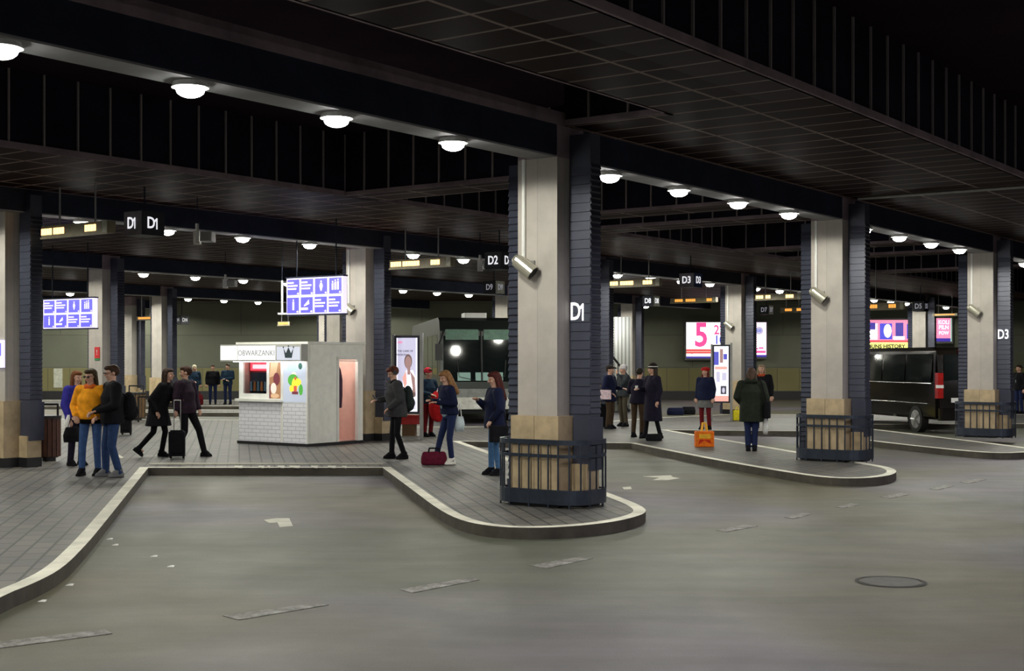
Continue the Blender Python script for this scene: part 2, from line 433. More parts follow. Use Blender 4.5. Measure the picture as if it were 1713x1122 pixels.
# ---------------------------------------------------------------- pillars
def num_lettering(txt, size, mat, parent, loc, rotz, sx, bold):
    o = lettering('lettering', txt.replace('1', 'I') if '1' not in txt else txt[:txt.index('1')], size, mat, parent, loc, rotz, 0.003, sx=sx, bold=bold)
    if '1' in txt:                                        # drawn numeral one with its flag
        i = txt.index('1'); u = size * 0.70; w_ = 0.17 * u; rest = txt[i + 1:]
        sh = (0.26 if not rest else 0.5) * size
        me = o.data; bm = bmesh.new(); bm.from_mesh(me)
        for v_ in bm.verts: v_.co.x -= sh
        x0 = sh * 0.0 + (0.20 * size if not rest else -0.08 * size)
        pts = [(x0, -u / 2), (x0 + w_, -u / 2), (x0 + w_, u / 2), (x0 + w_ * 0.25, u / 2), (x0 - w_ * 1.3, u / 2 - w_ * 1.2), (x0 - w_ * 1.3, u / 2 - w_ * 2.3), (x0, u / 2 - w_ * 1.6)]
        f = [bm.verts.new((p[0], p[1] - 0.0, 0.0035)) for p in pts]; g_ = bm.faces.new([f[0], f[1], f[2], f[3], f[6]]); bm.faces.new([f[3], f[4], f[5], f[6]])
        bm.to_mesh(me); bm.free()
        if rest:
            o2 = lettering('lettering', rest, size, mat, parent, loc, rotz, 0.003, sx=sx, bold=bold)
            for v_ in o2.data.vertices: v_.co.x += 0.35 * size
    return o
def make_pillar():
    t = thing('pillar', 'x', 'pillar', rotz=ROT_G)
    h0, h1 = HP, H_SOF
    b = MB(); b.box((-0.30, -0.30, 1.2), (0.30, 0.30, h1)); b.build('concrete_shaft', CONC, t)
    b = MB(); b.box((-0.37, -0.36, h0), (0.37, 0.0, 1.26)); b.box((-0.37, 0.006, h0), (0.37, 0.36, 1.26)); b.box((-0.375, -0.37, h0), (0.375, 0.37, h0 + 0.16), 1)
    b.box((-0.08, -0.60, h0), (0.20, -0.368, 0.66)); b.box((-0.085, -0.61, h0), (0.205, -0.372, h0 + 0.16), 1); b.build('stone_base', [STONE, BLACK], t)
    b = MB()                                             # louvred casing, camera-right side, ends above the floor
    b.box((-0.02, -0.61, 0.66), (0.21, -0.302, h1 + 0.3)); b.box((-0.05, -0.635, 0.58), (0.24, -0.372, 1.24))
    n = int((h1 - 1.3) / 0.115)
    for i in range(n):
        z = 1.28 + i * 0.115
        if i == 14: z += 0.012
        b.add([(-0.02, -0.61, z), (-0.02, -0.31, z), (-0.032, -0.31, z + 0.006), (-0.032, -0.61, z + 0.006), (-0.02, -0.61, z + 0.112), (-0.02, -0.31, z + 0.112)],
              [(0, 1, 2, 3), (3, 2, 5, 4), (0, 3, 4), (1, 5, 2)])
    for i in range(int((h1 - 1.3) / 0.075)):
        z = 1.28 + i * 0.075
        b.add([(-0.02, -0.61, z), (0.21, -0.61, z), (0.21, -0.628, z + 0.015), (-0.02, -0.628, z + 0.015), (-0.02, -0.61, z + 0.066), (0.21, -0.61, z + 0.066)],
              [(0, 3, 2, 1), (3, 4, 5, 2), (0, 4, 3), (1, 2, 5)])
    b.build('louvre_casing', LOUVER, t)
    b = MB(); b.box((-0.12, 0.302, h0), (0.12, 0.57, h1 - 0.02)); b.box((-0.14, 0.362, h0), (0.14, 0.585, h0 + 0.3))
    for i in range(int((h1 - 0.6) / 0.09)):
        z = 0.46 + i * 0.09
        b.add([(-0.12, 0.365, z), (-0.12, 0.57, z), (-0.145, 0.57, z + 0.014), (-0.145, 0.365, z + 0.014), (-0.12, 0.365, z + 0.08), (-0.12, 0.57, z + 0.08)],
              [(0, 1, 2, 3), (3, 2, 5, 4), (0, 3, 4), (1, 5, 2)])
    b.build('louvre_casing', LOUVER, t)
    b = MB(); b.box((-0.30, -0.302, H_SOF), (0.30, 0.30, H_LOW + 0.1)); b.build('pillar_head', LEDGE, t)
    return t
pil0 = make_pillar()
FRONT = {14.2: 'large front pillar with stone foot and railing, marked D1', 23.4: 'front pillar with stone foot and railing, third nearest, beside the man in the olive coat',
         32.6: 'front pillar with stone foot and railing at the right edge of the photo, marked D3'}
R2 = {13.85: 'pillar cut by the left edge of the photo beside the slatted litter bin', 23.1: 'pillar standing right behind the snack kiosk',
      32.35: 'pillar of the second row hidden behind the big D1 pillar', 41.6: 'pillar of the second row behind the lit poster stand and yellow bag',
      50.85: 'pillar of the second row behind the middle front pillar', 60.1: 'pillar of the second row behind the dark minibus'}
R3 = {24.0: 'pale pillar with small red sign, behind the blue-white board at left', 33.6: 'pillar seen through the gap between blue board and kiosk roof', 43.2: 'pillar behind the coach, next to the D1 pillar',
      52.8: 'yellowish pillar behind the group with the striped hat', 62.4: 'third row pillar far behind the large price billboard'}
R4 = {35.4: 'slim far pillar above the couple with the suitcase', 44.9: 'far pillar just left of the kiosk post behind the roof', 54.4: 'far pillar behind the coach roof'}
R5 = {40.5: 'farthest pale pillar near the back wall, left of the couple with the suitcase'}
first = [True]; PILL = {}
for r, d in ((1, FRONT), (2, R2), (3, R3), (4, R4), (5, R5)):
    for s, lab in d.items():
        o = pil0 if first[0] else copy_tree(pil0); first[0] = False
        tt = ROWS[r] + (0.08 if r < 4 else 0) if r < 5 else 51.0
        if r == 2 and s == 23.1: tt = K(25.6) + 0.08
        if r == 2 and s == 13.85: tt += 0.18
        o.location = G(s, tt, 0); o['label'] = lab; o['group'] = ['', 'front row pillars', 'second row pillars', 'third row pillars', 'far pillars', 'far pillars'][r]
        PILL[(r, s)] = o
for key, txt in (((1, 14.2), 'D1'), ((1, 32.6), 'D3')):
    num_lettering(txt, 0.31, LETTER, PILL[key], (-0.037, -0.455, 2.56), -PI / 2, 0.70, 0.005)
# small red fire sign on the third-row pillar
fs = thing('fire_point_sign', 'small red sign with green lower edge on a pale pillar under the left blue board', 'sign', Q(147, 36.2, 590), YAW_T)
MB().box((-0.11, -0.01, -0.14), (0.11, 0.01, 0.17)).build('red_plate', plain('sign_red', (0.55, 0.03, 0.03), 0.4), fs)
MB().box((-0.11, -0.01, -0.20), (0.11, 0.01, -0.145)).build('green_plate', plain('sign_green', (0.03, 0.25, 0.08), 0.4), fs)
lettering('lettering', '!', 0.2, WHITE, fs, (0, -0.013, 0.02))
fs.location = G(24.0 - 0.315, ROWS[3] - 0.02, 2.15)

# railings round the front pillars
def rail_pts(hs, ht, r, n=6):
    pts = []
    for cx, cy, a0 in ((hs - r, ht - r, 0), (-hs + r, ht - r, 90), (-hs + r, -ht + r, 180), (hs - r, -ht + r, 270)):
        for k in range(n + 1):
            a = math.radians(a0 + 90 * k / n); pts.append((cx + r * math.cos(a), cy + r * math.sin(a)))
    return pts
def ring(b, pts, off, z0, z1):
    n = len(pts); inn = []
    for i, p in enumerate(pts):
        a = Vector(pts[i - 1]); c = Vector(pts[(i + 1) % n]); d = (c - a).normalized(); nn_ = Vector((-d.y, d.x))
        inn.append((p[0] + nn_.x * off, p[1] + nn_.y * off))
    vs = [(p[0], p[1], z) for z in (z0, z1) for p in pts] + [(p[0], p[1], z) for z in (z0, z1) for p in inn]
    fs = []
    for i in range(n):
        j = (i + 1) % n
        fs += [(i, j, n + j, n + i), (2 * n + j, 2 * n + i, 3 * n + i, 3 * n + j), (n + i, n + j, 3 * n + j, 3 * n + i), (j, i, 2 * n + i, 2 * n + j)]
    b.add(vs, fs)
def make_rail():
    t = thing('pillar_railing', 'x', 'railing', rotz=ROT_G)
    pts = rail_pts(0.43, 0.67, 0.30)
    b = MB(); ring(b, pts, 0.03, HP + 0.78, HP + 0.84); b.build('top_rail', RAIL, t)
    b = MB(); ring(b, pts, 0.03, HP + 0.62, HP + 0.66); b.build('middle_rail', RAIL, t)
    b = MB(); ring(b, pts, 0.05, HP + 0.04, HP + 0.22); b.build('kick_band', RAIL, t)
    # posts at even spacing
    P2 = [Vector(p) for p in pts] + [Vector(pts[0])]
    L = sum((P2[i + 1] - P2[i]).length for i in range(len(P2) - 1)); n = 26
    d = 0; i = 0; acc = 0
    for k in range(n):
        want = L * k / n
        while acc + (P2[i + 1] - P2[i]).length < want: acc += (P2[i + 1] - P2[i]).length; i += 1
        seg = P2[i + 1] - P2[i]; p = P2[i] + seg * ((want - acc) / seg.length)
        p = p * 0.985
        low = HP - 0.004 if k % 2 == 0 else HP + 0.20
        MB().tube((p.x, p.y, low), (p.x, p.y, HP + 0.79), 0.012, n=6).build('baluster', RAIL, t)
        if k % 2 == 0 and k: pass
    return t
rail0 = make_rail(); ff = True
for s, lab in ((14.2, 'dark curved metal railing round the foot of the large D1 pillar'), (23.4, 'dark metal railing round the foot of the middle front pillar'),
               (32.6, 'dark metal railing round the foot of the rightmost pillar marked D3')):
    o = rail0 if ff else copy_tree(rail0); ff = False
    o.location = G(s, ROWS[1] + 0.05, 0); o['label'] = lab; o['group'] = 'railings round the front pillars'

# floodlights with conduit on the front face of the pillars
STEEL = plain('flood_steel', (0.62, 0.60, 0.50), 0.28, 0.7, 0.08)
def make_flood():
    t = thing('floodlight', 'x', 'floodlight', rotz=ROT_G)
    d = Vector((0.05, -0.18, -0.15)).normalized()
    c = Vector((-0.13, 0.02, 0)); b = MB()
    b.tube(c - d * 0.14, c + d * 0.14, 0.085, 0.1, 18); b.tube(c - d * 0.18, c - d * 0.14, 0.05, 0.075, 18)
    b.build('lamp_housing', STEEL, t, smooth=False)
    MB().tube(c + d * 0.14, c + d * 0.142, 0.085, 0.085, 18).build('lens', BLACK, t)
    b = MB(); b.box((-0.03, -0.05, -0.02), (0, 0.05, 0.08)); b.path([(-0.02, 0, 0.05), (-0.08, 0.02, 0.09), tuple(c - d * 0.05 + Vector((0, 0, 0.08)))], 0.012); b.build('bracket', GREYM, t)
    MB().tube((-0.022, 0.115, 0.05), (-0.022, 0.115, 1.36), 0.027, n=8).build('conduit', WHITE, t)
    return t
fl0 = make_flood(); ff = True
for r, s, lab in ((1, 14.2, 'silver floodlight with white conduit on the large D1 pillar'), (1, 23.4, 'silver floodlight with white conduit on the middle front pillar'),
                  (1, 32.6, 'silver floodlight with white conduit on the rightmost D3 pillar'), (2, 23.1, 'floodlight on the pillar behind the kiosk, right of the blue board'),
                  (2, 41.6, 'small floodlight high on the pillar behind the lit poster stand')):
    o = fl0 if ff else copy_tree(fl0); ff = False
    tt = (ROWS[r] if (r, s) != (2, 23.1) else K(25.6)) + 0.08
    o.location = G(s - 0.302, tt + 0.08, 3.13); o['label'] = lab; o['group'] = 'floodlights on the pillars'

# cameras and small fittings under the beams
def make_cam():
    t = thing('security_camera', 'x', 'camera')
    MB().tube((0, 0, -0.02), (0, 0, 0.13), 0.03, n=8).build('stem', WHITE, t)
    MB().box((-0.06, -0.06, -0.24), (0.06, 0.06, 0.0)).build('junction_box', WHITE, t)
    MB().bevbox((0.08, -0.22, -0.2), (0.30, 0.16, -0.03), 0.03).build('camera_housing', GREYM, t)
    MB().box((0.05, -0.03, -0.12), (0.09, 0.03, -0.08)).build('arm', WHITE, t)
    return t
c0 = make_cam(); ff = True
for x, y, z, lab in ((330, 386, 24.2, 'camera with white mount under the second beam right of the twin D1 sign'),
                     (377, 467, 36.5, 'small camera with white mount further back, above the couple with the suitcase'),
                     (803, 436, 31.0, 'white camera mount hanging left of the D2 sign')):
    o = c0 if ff else copy_tree(c0); ff = False
    p = Q(x, z, y); o.location = p; o['label'] = lab; o['group'] = 'cameras under the beams'
    MB().tube((0, 0, 0.13), (0, 0, H_LOW - p.z + 0.02), 0.01, n=6).build('hanging_rod', NAVY, o)

# ---------------------------------------------------------------- hanging signs
PLATE = plain('sign_plate_grey', (0.16, 0.15, 0.17), 0.5); PLATED = plain('sign_plate_dark', (0.012, 0.014, 0.02), 0.5); PALE = plain('sign_plate_pale', (0.42, 0.43, 0.36), 0.5)
def cube_sign(name_txt, px, py, z, lab, a=0.46, h=0.39, left=PLATE, right=PLATED, size=0.27, txt2=None, lit=LETTER):
    p = Q(px, z, py); t = thing('stand_number_sign', lab, 'sign', p, ROT_G, 'hanging stand number signs')
    b = MB(); b.box((0, 0, -h / 2), (a, a, h / 2)); b.build('sign_box', PLATED, t)
    MB().box((-0.012, 0.005, -h / 2), (-0.001, a, h / 2)).build('face_plate', left, t)
    MB().box((0, -0.012, -h / 2), (a, -0.001, h / 2)).build('face_plate', right, t)
    num_lettering(name_txt, size, lit, t, (-0.016, a / 2, 0), -PI / 2, 0.85, 0.004)
    num_lettering(txt2 or name_txt, size, lit, t, (a / 2, -0.016, 0), 0, 0.85, 0.004)
    MB().tube((a / 2, a / 2, h / 2), (a / 2, a / 2, H_LOW - p.z + 0.05), 0.015, n=6).build('hanger', NAVY, t)
    return t
DIM = glow('dim_lettering', (0.5, 0.5, 0.6), 0.35, (0.5, 0.5, 0.5))
cube_sign('D1', 238, 372, 22.5, 'hanging box sign reading D1 on two faces at upper left, by the amber display', h=0.40)
cube_sign('D2', 839, 435, 30.0, 'hanging box sign reading D2 beside the large pillar', left=PLATED)
cube_sign('D3', 1161, 468, 37.5, 'hanging box sign reading D3 with a blue second face', right=plain('sign_blue', (0.03, 0.05, 0.14), 0.5))
cube_sign('D9', 829, 480, 41.5, 'dim hanging box sign reading D9 with a pale second face, below the D2 sign', left=PLATED, right=PALE, lit=DIM, size=0.25)
cube_sign('D8', 1093, 503, 50.0, 'hanging box sign reading D8 with a pale second face', left=PLATED, right=PALE, lit=LETTER, size=0.26)
cube_sign('D7', 1286, 518, 60.0, 'dim hanging box sign reading D7 far right of the lit poster stand', left=PLATED, right=PALE, lit=DIM, size=0.28)
cube_sign('D5', 1546, 512, 53.0, 'dim hanging box sign reading D5 above the minibus', left=PLATED, right=PLATED, lit=DIM, size=0.28)
cube_sign('D14', 303, 535, 60.0, 'tiny hanging box sign reading D14 in front of the back wall', left=PLATED, right=PLATED, lit=DIM, size=0.24)

AMB = glow('amber_led', (1.0, 0.62, 0.22), 3.0); AMBD = glow('amber_led_dim', (0.9, 0.36, 0.06), 1.3)
CASE = plain('display_case', (0.22, 0.19, 0.12), 0.5); CASEG = plain('display_end', (0.40, 0.40, 0.30), 0.5)
def led(px0, px1, py, z, segs, lab, hgt=0.2, m=None, dim=False):
    c = Q((px0 + px1) / 2, z, py); tb = (px0 + px1 - 1713) / 2 / F
    wd = (px1 - px0) / F * z / (0.811 + 0.585 * tb)
    t = thing('departure_display', lab, 'display', c, YAW_T, 'hanging amber departure displays')
    b = MB(); b.box((-wd / 2, -0.05, -hgt / 2), (wd / 2, 0.12, hgt / 2)); b.box((-wd / 2 - 0.02, -0.06, -hgt / 2 - 0.02), (wd / 2 + 0.02, -0.045, -hgt / 2 + 0.01)); b.build('casing', CASE, t)
    for a0, a1 in segs:                      # rows of lit characters
        x0 = -wd / 2 + a0 * wd; x1 = -wd / 2 + a1 * wd; bb = MB(); n = max(2, int((x1 - x0) / 0.075)); cw = (x1 - x0) / n
        for i in range(n):
            bb.box((x0 + i * cw + 0.006, -0.056, -hgt * 0.27), (x0 + (i + 1) * cw - 0.006, -0.0505, hgt * 0.27))
        bb.build('character_row', m or (AMBD if dim else AMB), t)
    MB().box((wd / 2 - 0.12, -0.056, -hgt / 2), (wd / 2, -0.0505, hgt / 2)).build('end_panel', CASEG, t)
    for q in (-0.27, 0.27):
        MB().tube((q * wd, 0.03, hgt / 2), (q * wd, 0.03, (H_UP if px0 == 1450 else H_LOW) - c.z + 0.02), 0.016, n=6).build('hanger_rod', GREYM, t)
    return t
led(72, 182, 384, 22.5, ((0.0, 0.17), (0.19, 0.36), (0.67, 0.84)), 'amber departure display left of the twin D1 sign')
led(653, 755, 440, 30.0, ((0.02, 0.2), (0.22, 0.5), (0.68, 0.83)), 'amber departure display left of the D2 sign')
led(1018, 1104, 473, 37.5, ((0.04, 0.2), (0.24, 0.5), (0.68, 0.86)), 'amber departure display left of the D3 sign')
led(1122, 1198, 502, 47.0, ((0.1, 0.28), (0.34, 0.56), (0.8, 0.92)), 'dim amber display below the D3 sign', dim=True, hgt=0.17)
led(1262, 1340, 496, 45.0, ((0.04, 0.2), (0.25, 0.36), (0.68, 0.85)), 'amber departure display behind the middle front pillar, right of the poster column')
led(1306, 1345, 518, 58.0, ((0.2, 0.5), (0.7, 0.9)), 'small dim amber display under another display, near the middle front pillar', dim=True)
led(230, 256, 532, 58.0, ((0.1, 0.9),), 'tiny orange display between two far pale pillars at left', dim=True, hgt=0.16)
led(466, 486, 541, 58.0, ((0.1, 0.9),), 'tiny orange display just above the kiosk roof', dim=True, hgt=0.16)
led(1450, 1512, 512, 44.0, ((0.03, 0.3), (0.6, 0.8)), 'faint amber display above the red and yellow billboard', dim=True, hgt=0.22)
led(1560, 1602, 526, 60.0, ((0.1, 0.9),), 'thin orange display above the pink portrait billboard', dim=True, hgt=0.1)

# blue and white pictogram boards
BB = glow('board_blue', (0.10, 0.09, 0.85), 1.3); BW = glow('board_white', (0.78, 0.72, 1.0), 1.15)
def pict_board(px0, px1, py0, py1, z, lab, rods=True):
    c = Q((px0 + px1) / 2, z, (py0 + py1) / 2); tb = (px0 + px1 - 1713) / 2 / F
    wd = (px1 - px0) / F * z / (0.811 + 0.585 * tb); hg = (py1 - py0) / F * z
    t = thing('pictogram_board', lab, 'sign', c, YAW_T, 'hanging blue pictogram boards')
    MB().box((-wd / 2, -0.04, -hg / 2), (wd / 2, 0.08, hg / 2)).build('light_box', [BW], t)
    parts = []; cw = wd / 4; ch = hg / 2; k = 0
    for r in range(2):
        for q in range(4):
            x0 = -wd / 2 + q * cw + cw * 0.07; x1 = x0 + cw * 0.86; z0 = hg / 2 - (r + 1) * ch + ch * 0.07; z1 = z0 + ch * 0.86
            parts.append((x0, z0, x1, z1, BB)); cx = (x0 + x1) / 2; cz = (z0 + z1) / 2; u = ch
            if (r, q) in ((0, 0), (0, 1), (1, 2), (1, 3)):                   # lines of small text
                for li, ln in enumerate((0.45, 0.75, 0.65)):
                    parts.append((x0 + 0.03 * u, z1 - (0.14 + 0.17 * li) * u - 0.08 * u, x0 + 0.03 * u + ln * cw * 0.95, z1 - (0.14 + 0.17 * li) * u + 0.01 * u, BW))
            elif (r, q) == (0, 2): parts += [([*ell(cx, cz + 0.26 * u, 0.06 * u, 0.06 * u)], BW), ([(cx - 0.04 * u, cz - 0.25 * u), (cx + 0.04 * u, cz - 0.25 * u), (cx + 0.13 * u, cz + 0.02 * u), (cx + 0.07 * u, cz + 0.18 * u), (cx - 0.07 * u, cz + 0.18 * u), (cx - 0.13 * u, cz + 0.02 * u)], BW)]
            elif (r, q) == (0, 3):
                for dx, hh in ((-0.2, 0.15), (0.0, 0.22), (0.2, 0.26)):
                    parts += [([*ell(cx + dx * u, cz + hh * u + 0.06 * u, 0.055 * u, 0.055 * u)], BW), (cx + (dx - 0.07) * u, cz - 0.22 * u, cx + (dx + 0.07) * u, cz + hh * u - 0.02 * u, BW)]
            elif (r, q) == (1, 0): parts += [([*ell(cx + 0.03 * u, cz + 0.28 * u, 0.055 * u, 0.055 * u)], BW), (cx - 0.04 * u, cz - 0.26 * u, cx + 0.1 * u, cz + 0.2 * u, BW)]
            else: parts += [([(cx - 0.22 * u, cz - 0.02 * u), (cx + 0.16 * u, cz + 0.30 * u), (cx + 0.2 * u, cz + 0.06 * u), (cx - 0.18 * u, cz - 0.08 * u)], BW), (x0 + 0.02 * u, cz - 0.27 * u, cx + 0.1 * u, cz - 0.14 * u, BW)]
            parts.append(([(x1 - 0.02 * u, z0 + 0.07 * u), (x1 - 0.1 * u, z0 + 0.16 * u), (x1 - 0.1 * u, z0 + 0.11 * u), (x1 - 0.18 * u, z0 + 0.11 * u), (x1 - 0.18 * u, z0 + 0.04 * u), (x1 - 0.1 * u, z0 + 0.04 * u), (x1 - 0.1 * u, z0)], BW))
    picture('pictograms', parts, -0.0415, t)
    MB().box((-wd / 2 - 0.02, -0.05, hg / 2), (wd / 2 + 0.02, 0.09, hg / 2 + 0.03)).build('frame_rail', NAVY, t)
    MB().box((-wd / 2 - 0.02, -0.05, -hg / 2 - 0.03), (wd / 2 + 0.02, 0.09, -hg / 2)).build('frame_rail', NAVY, t)
    for q in (-0.35, 0.35): MB().tube((q * wd, 0.02, hg / 2), (q * wd, 0.02, H_LOW - c.z), 0.014, n=6).build('hanger_rod', NAVY, t)
pict_board(481, 575, 464, 525, 28.2, 'lit blue and white pictogram board above the kiosk roof')
pict_board(74, 158, 500, 549, 34.0, 'lit blue and white pictogram board at left, partly behind the pale pillar')
t = thing('hanging_pole', 'thin white vertical pole hanging left of the pictogram board above the kiosk', 'pole', Q(472, 30, 523))
MB().tube((0, 0, 0), (0, 0, 0.72), 0.025, n=8).build('rod', WHITE, t); MB().box((-0.09, -0.05, -0.04), (0.09, 0.05, 0)).build('foot_plate', WHITE, t)
MB().tube((0, 0, 0.72), (0, 0, H_LOW - t.location.z), 0.008, n=6).build('cable', NAVY, t)

# ---------------------------------------------------------------- ceiling pipe
t = tag(MB().tube((0, 0, 0), (0, -3.0, 0), 0.03, n=8).build('ceiling_pipe', GREYM, rotz=ROT_G), 'long pale pipe fixed under the dark gridded ceiling at upper right', 'pipe')
t.location = G(23.25, 9.1, H_LOW - 0.03)

# ---------------------------------------------------------------- snack kiosk
KW = plain('kiosk_white', (0.82, 0.82, 0.77), 0.4, var=0.05); KG = plain('kiosk_side_grey', (0.88, 0.88, 0.81), 0.5, var=0.06)
KB_ = m_brick('kiosk_white_brick', 0, 0.24, 0.082, 0.006, (0.88, 0.88, 0.94), (0.84, 0.84, 0.90), (0.50, 0.50, 0.56), 0.4, vert=True, var=0.04)
PINK = plain('kiosk_pink_inside', (0.62, 0.40, 0.35), 0.7, var=0.08)
HEAD = glow('kiosk_header_light', (1.0, 1.0, 0.97), 1.0, (0.1, 0.1, 0.1)); HEADL = glow('kiosk_header_crown_panel', (0.80, 0.84, 0.95), 0.8, (0.1, 0.1, 0.1))
FAINT = glow('kiosk_header_letters', (0.16, 0.16, 0.18), 0.7, (0.1, 0.1, 0.1))
PANEL = glow('kiosk_lit_panel', (0.72, 0.80, 0.95), 0.4)
kp = Vector((-4.31, 28.4, HP))
k = thing('snack_kiosk', 'white snack kiosk with lit header sign, serving window and open side door', 'kiosk', kp, YAW_T)
W_, Dp, Hk = 2.1, 1.72, 2.17
b = MB(); b.box((-W_, 0.0, 0.06), (-0.80, 0.05, 0.92)); b.box((-0.74, 0.0, 0.06), (-0.02, 0.05, 0.92)); b.build('brick_front', KB_, k)
b = MB(); b.box((-W_, 0, 0.92), (0, 0.06, 1.02)); b.box((-W_, 0, 1.02), (-1.98, 0.06, 1.9)); b.box((-1.24, 0, 1.02), (-1.16, 0.06, 1.9)); b.box((-0.80, -0.01, 0.0), (-0.74, 0.06, 1.9)); b.box((-0.04, -0.01, 0.0), (0.0, 0.05, Hk))
b.box((-1.98, 0, 1.02), (-1.24, 0.06, 1.10)); b.box((-1.98, 0, 1.78), (-1.24, 0.06, 1.9)); b.box((-W_ - 0.03, -0.10, 0.93), (-0.74, 0.0, 0.985)); b.box((-1.16, 0, 1.9), (-0.04, 0.06, 2.0)); b.build('front_frame', KW, k)
MB().box((-W_ - 0.03, -0.03, 0), (0.02, Dp + 0.02, 0.06)).build('plinth', BLACK, k)
b = MB(); b.box((-W_, 0.06, 0.06), (-W_ + 0.04, Dp, Hk)); b.box((-W_ + 0.04, Dp - 0.04, 0.06), (0, Dp, Hk))
b.box((-0.04, 0.06, 0.06), (0, 0.90, 1.86)); b.box((-0.04, 0.06, 1.86), (0, Dp - 0.04, Hk)); b.box((-0.04, 1.56, 0.06), (0, Dp - 0.04, 1.86)); b.box((0.0, 0.02, 1.80), (0.012, Dp, 1.82)); b.build('side_walls', KG, k)
b = MB(); b.box((-0.05, 0.88, 0.06), (0.02, 0.94, 1.88)); b.box((-0.05, 1.52, 0.06), (0.035, 1.60, 1.88)); b.box((-0.05, 0.88, 1.84), (0.02, 1.60, 1.90)); b.build('door_frame', KW, k)
b = MB(); b.box((-W_ + 0.05, Dp - 0.06, 0.06), (-0.05, Dp - 0.045, Hk - 0.05)); b.box((-W_ + 0.045, 0.1, 0.06), (-W_ + 0.055, Dp - 0.06, Hk - 0.05)); b.box((-W_ + 0.05, 0.1, 0.06), (-0.05, Dp - 0.05, 0.07)); b.box((-0.9, 0.3, 0.07), (-0.88, Dp - 0.06, Hk - 0.06)); b.build('pink_lining', PINK, k)
MB().box((-W_ - 0.05, -0.05, Hk), (0.05, Dp + 0.05, Hk + 0.05)).build('roof', KG, k)
hd = MB().box((-W_ - 0.38, -0.20, 1.80), (0.0, -0.005, Hk)).build('header_box', plain('header_frame', (0.45, 0.45, 0.42), 0.5, var=0.05), k)
MB().box((-W_ - 0.0, -0.17, 1.785), (-0.05, -0.06, 1.80)).build('added_fill_strip', glow('kiosk_added_fill', (0.95, 0.97, 1.0), 9), hd)  # added glowing strip, brightens the kiosk front from under the header
MB().box((-W_ - 0.37, -0.208, 1.83), (-W_ + 0.16, -0.2005, Hk - 0.03)).build('light_panel', HEAD, hd)
MB().box((-W_ + 0.18, -0.208, 1.83), (-0.76, -0.2005, Hk - 0.03)).build('light_panel', HEAD, hd)
MB().box((-0.72, -0.208, 1.83), (-0.03, -0.2005, Hk - 0.06)).build('crown_panel', HEADL, hd)
lettering('lettering', 'OBWARZANKI', 0.17, FAINT, hd, (-1.34, -0.212, 1.975), 0, 0.002, sx=1.0, bold=-0.002)
cr = MB(); cx, cz = -0.36, 1.975; cr.v = []
pts = [(-0.10, -0.10), (0.10, -0.10), (0.15, 0.11), (0.075, 0.0), (0.0, 0.13), (-0.075, 0.0), (-0.15, 0.11)]
tri = [(0, 1, 3), (1, 2, 3), (0, 3, 5), (3, 4, 5), (0, 5, 6)]
cr.add([(cx + p[0], -0.214, cz + p[1]) for p in pts], tri)
for q in (-0.15, 0, 0.15): cr.ball((cx + q, -0.215, cz + (0.15 if q == 0 else 0.125)), (0.02, 0.004, 0.02))
cr.build('crown_emblem', plain('crown_dark', (0.03, 0.05, 0.06)), hd)
# lit panels on the front
BR1 = glow('poster_brown', (0.35, 0.17, 0.08), 0.9); BR2 = glow('poster_tan', (0.65, 0.42, 0.24), 0.8); BR3 = glow('poster_maroon', (0.16, 0.03, 0.04), 0.9); CRM = glow('poster_cream', (0.8, 0.72, 0.62), 0.8)
GRN = glow('poster_green', (0.08, 0.38, 0.05), 0.9); YEL = glow('poster_yellow', (0.95, 0.72, 0.05), 0.9); REDG = glow('poster_red', (0.6, 0.10, 0.05), 0.9); MINT = glow('poster_mint', (0.45, 0.72, 0.62), 0.8); DKG = glow('poster_darkgreen', (0.02, 0.10, 0.07), 0.8)
picture('bakery_picture', [(-1.15, 1.0, -0.81, 1.9, BR1), ([(-1.15, 1.45), (-0.95, 1.5), (-0.86, 1.86), (-1.1, 1.85)], BR2), (ell(-0.93, 1.42, 0.10, 0.14), BR3), (ell(-1.02, 1.22, 0.09, 0.12), CRM), (ell(-0.98, 1.06, 0.13, 0.05), BR2), (-1.15, 1.0, -1.11, 1.3, BR3)], -0.003, k)
picture('food_picture', [(-0.73, 0.93, -0.05, 1.79, PANEL), (-0.60, 1.60, -0.32, 1.77, MINT), (ell(-0.22, 1.70, 0.06, 0.07), DKG), (ell(-0.41, 1.52, 0.07, 0.06), CRM), (ell(-0.43, 1.40, 0.16, 0.13), GRN), (ell(-0.30, 1.36, 0.11, 0.08), YEL),
         (ell(-0.38, 1.30, 0.09, 0.15), YEL), (ell(-0.48, 1.22, 0.06, 0.07), YEL), (ell(-0.20, 1.20, 0.06, 0.12), GRN), (-0.41, 1.10, -0.32, 1.28, REDG), (-0.46, 1.10, -0.28, 1.16, BR3), (ell(-0.36, 1.44, 0.03, 0.04), REDG)], -0.003, k)
MB().box((-1.98, 0.02, 1.10), (-1.24, 0.03, 1.78)).build('window_pane', plain('x', (0, 0, 0)), k)
gm, gnt, gb = node_mat('clear_glass'); setin(gb, Roughness=0.03); gb.inputs['Transmission Weight'].default_value = 1.0; gb.inputs['IOR'].default_value = 1.1
bpy.data.objects[[o.name for o in k.children if o.name.startswith('window_pane')][0]].data.materials[0] = gm
fr = thing('drinks_cooler', 'red topped drinks cooler glowing inside the kiosk serving window', 'cooler', kp + Vector((0, 0, 0)), YAW_T)
b = MB(); b.box((-2.02, 0.24, 0.07), (-1.36, 0.7, 1.82)); b.build('cabinet', plain('cooler_red', (0.25, 0.01, 0.015), 0.4), fr)
MB().box((-1.98, 0.225, 1.60), (-1.40, 0.238, 1.78)).build('lit_header', glow('cooler_header', (1.0, 0.06, 0.10), 1.6), fr)
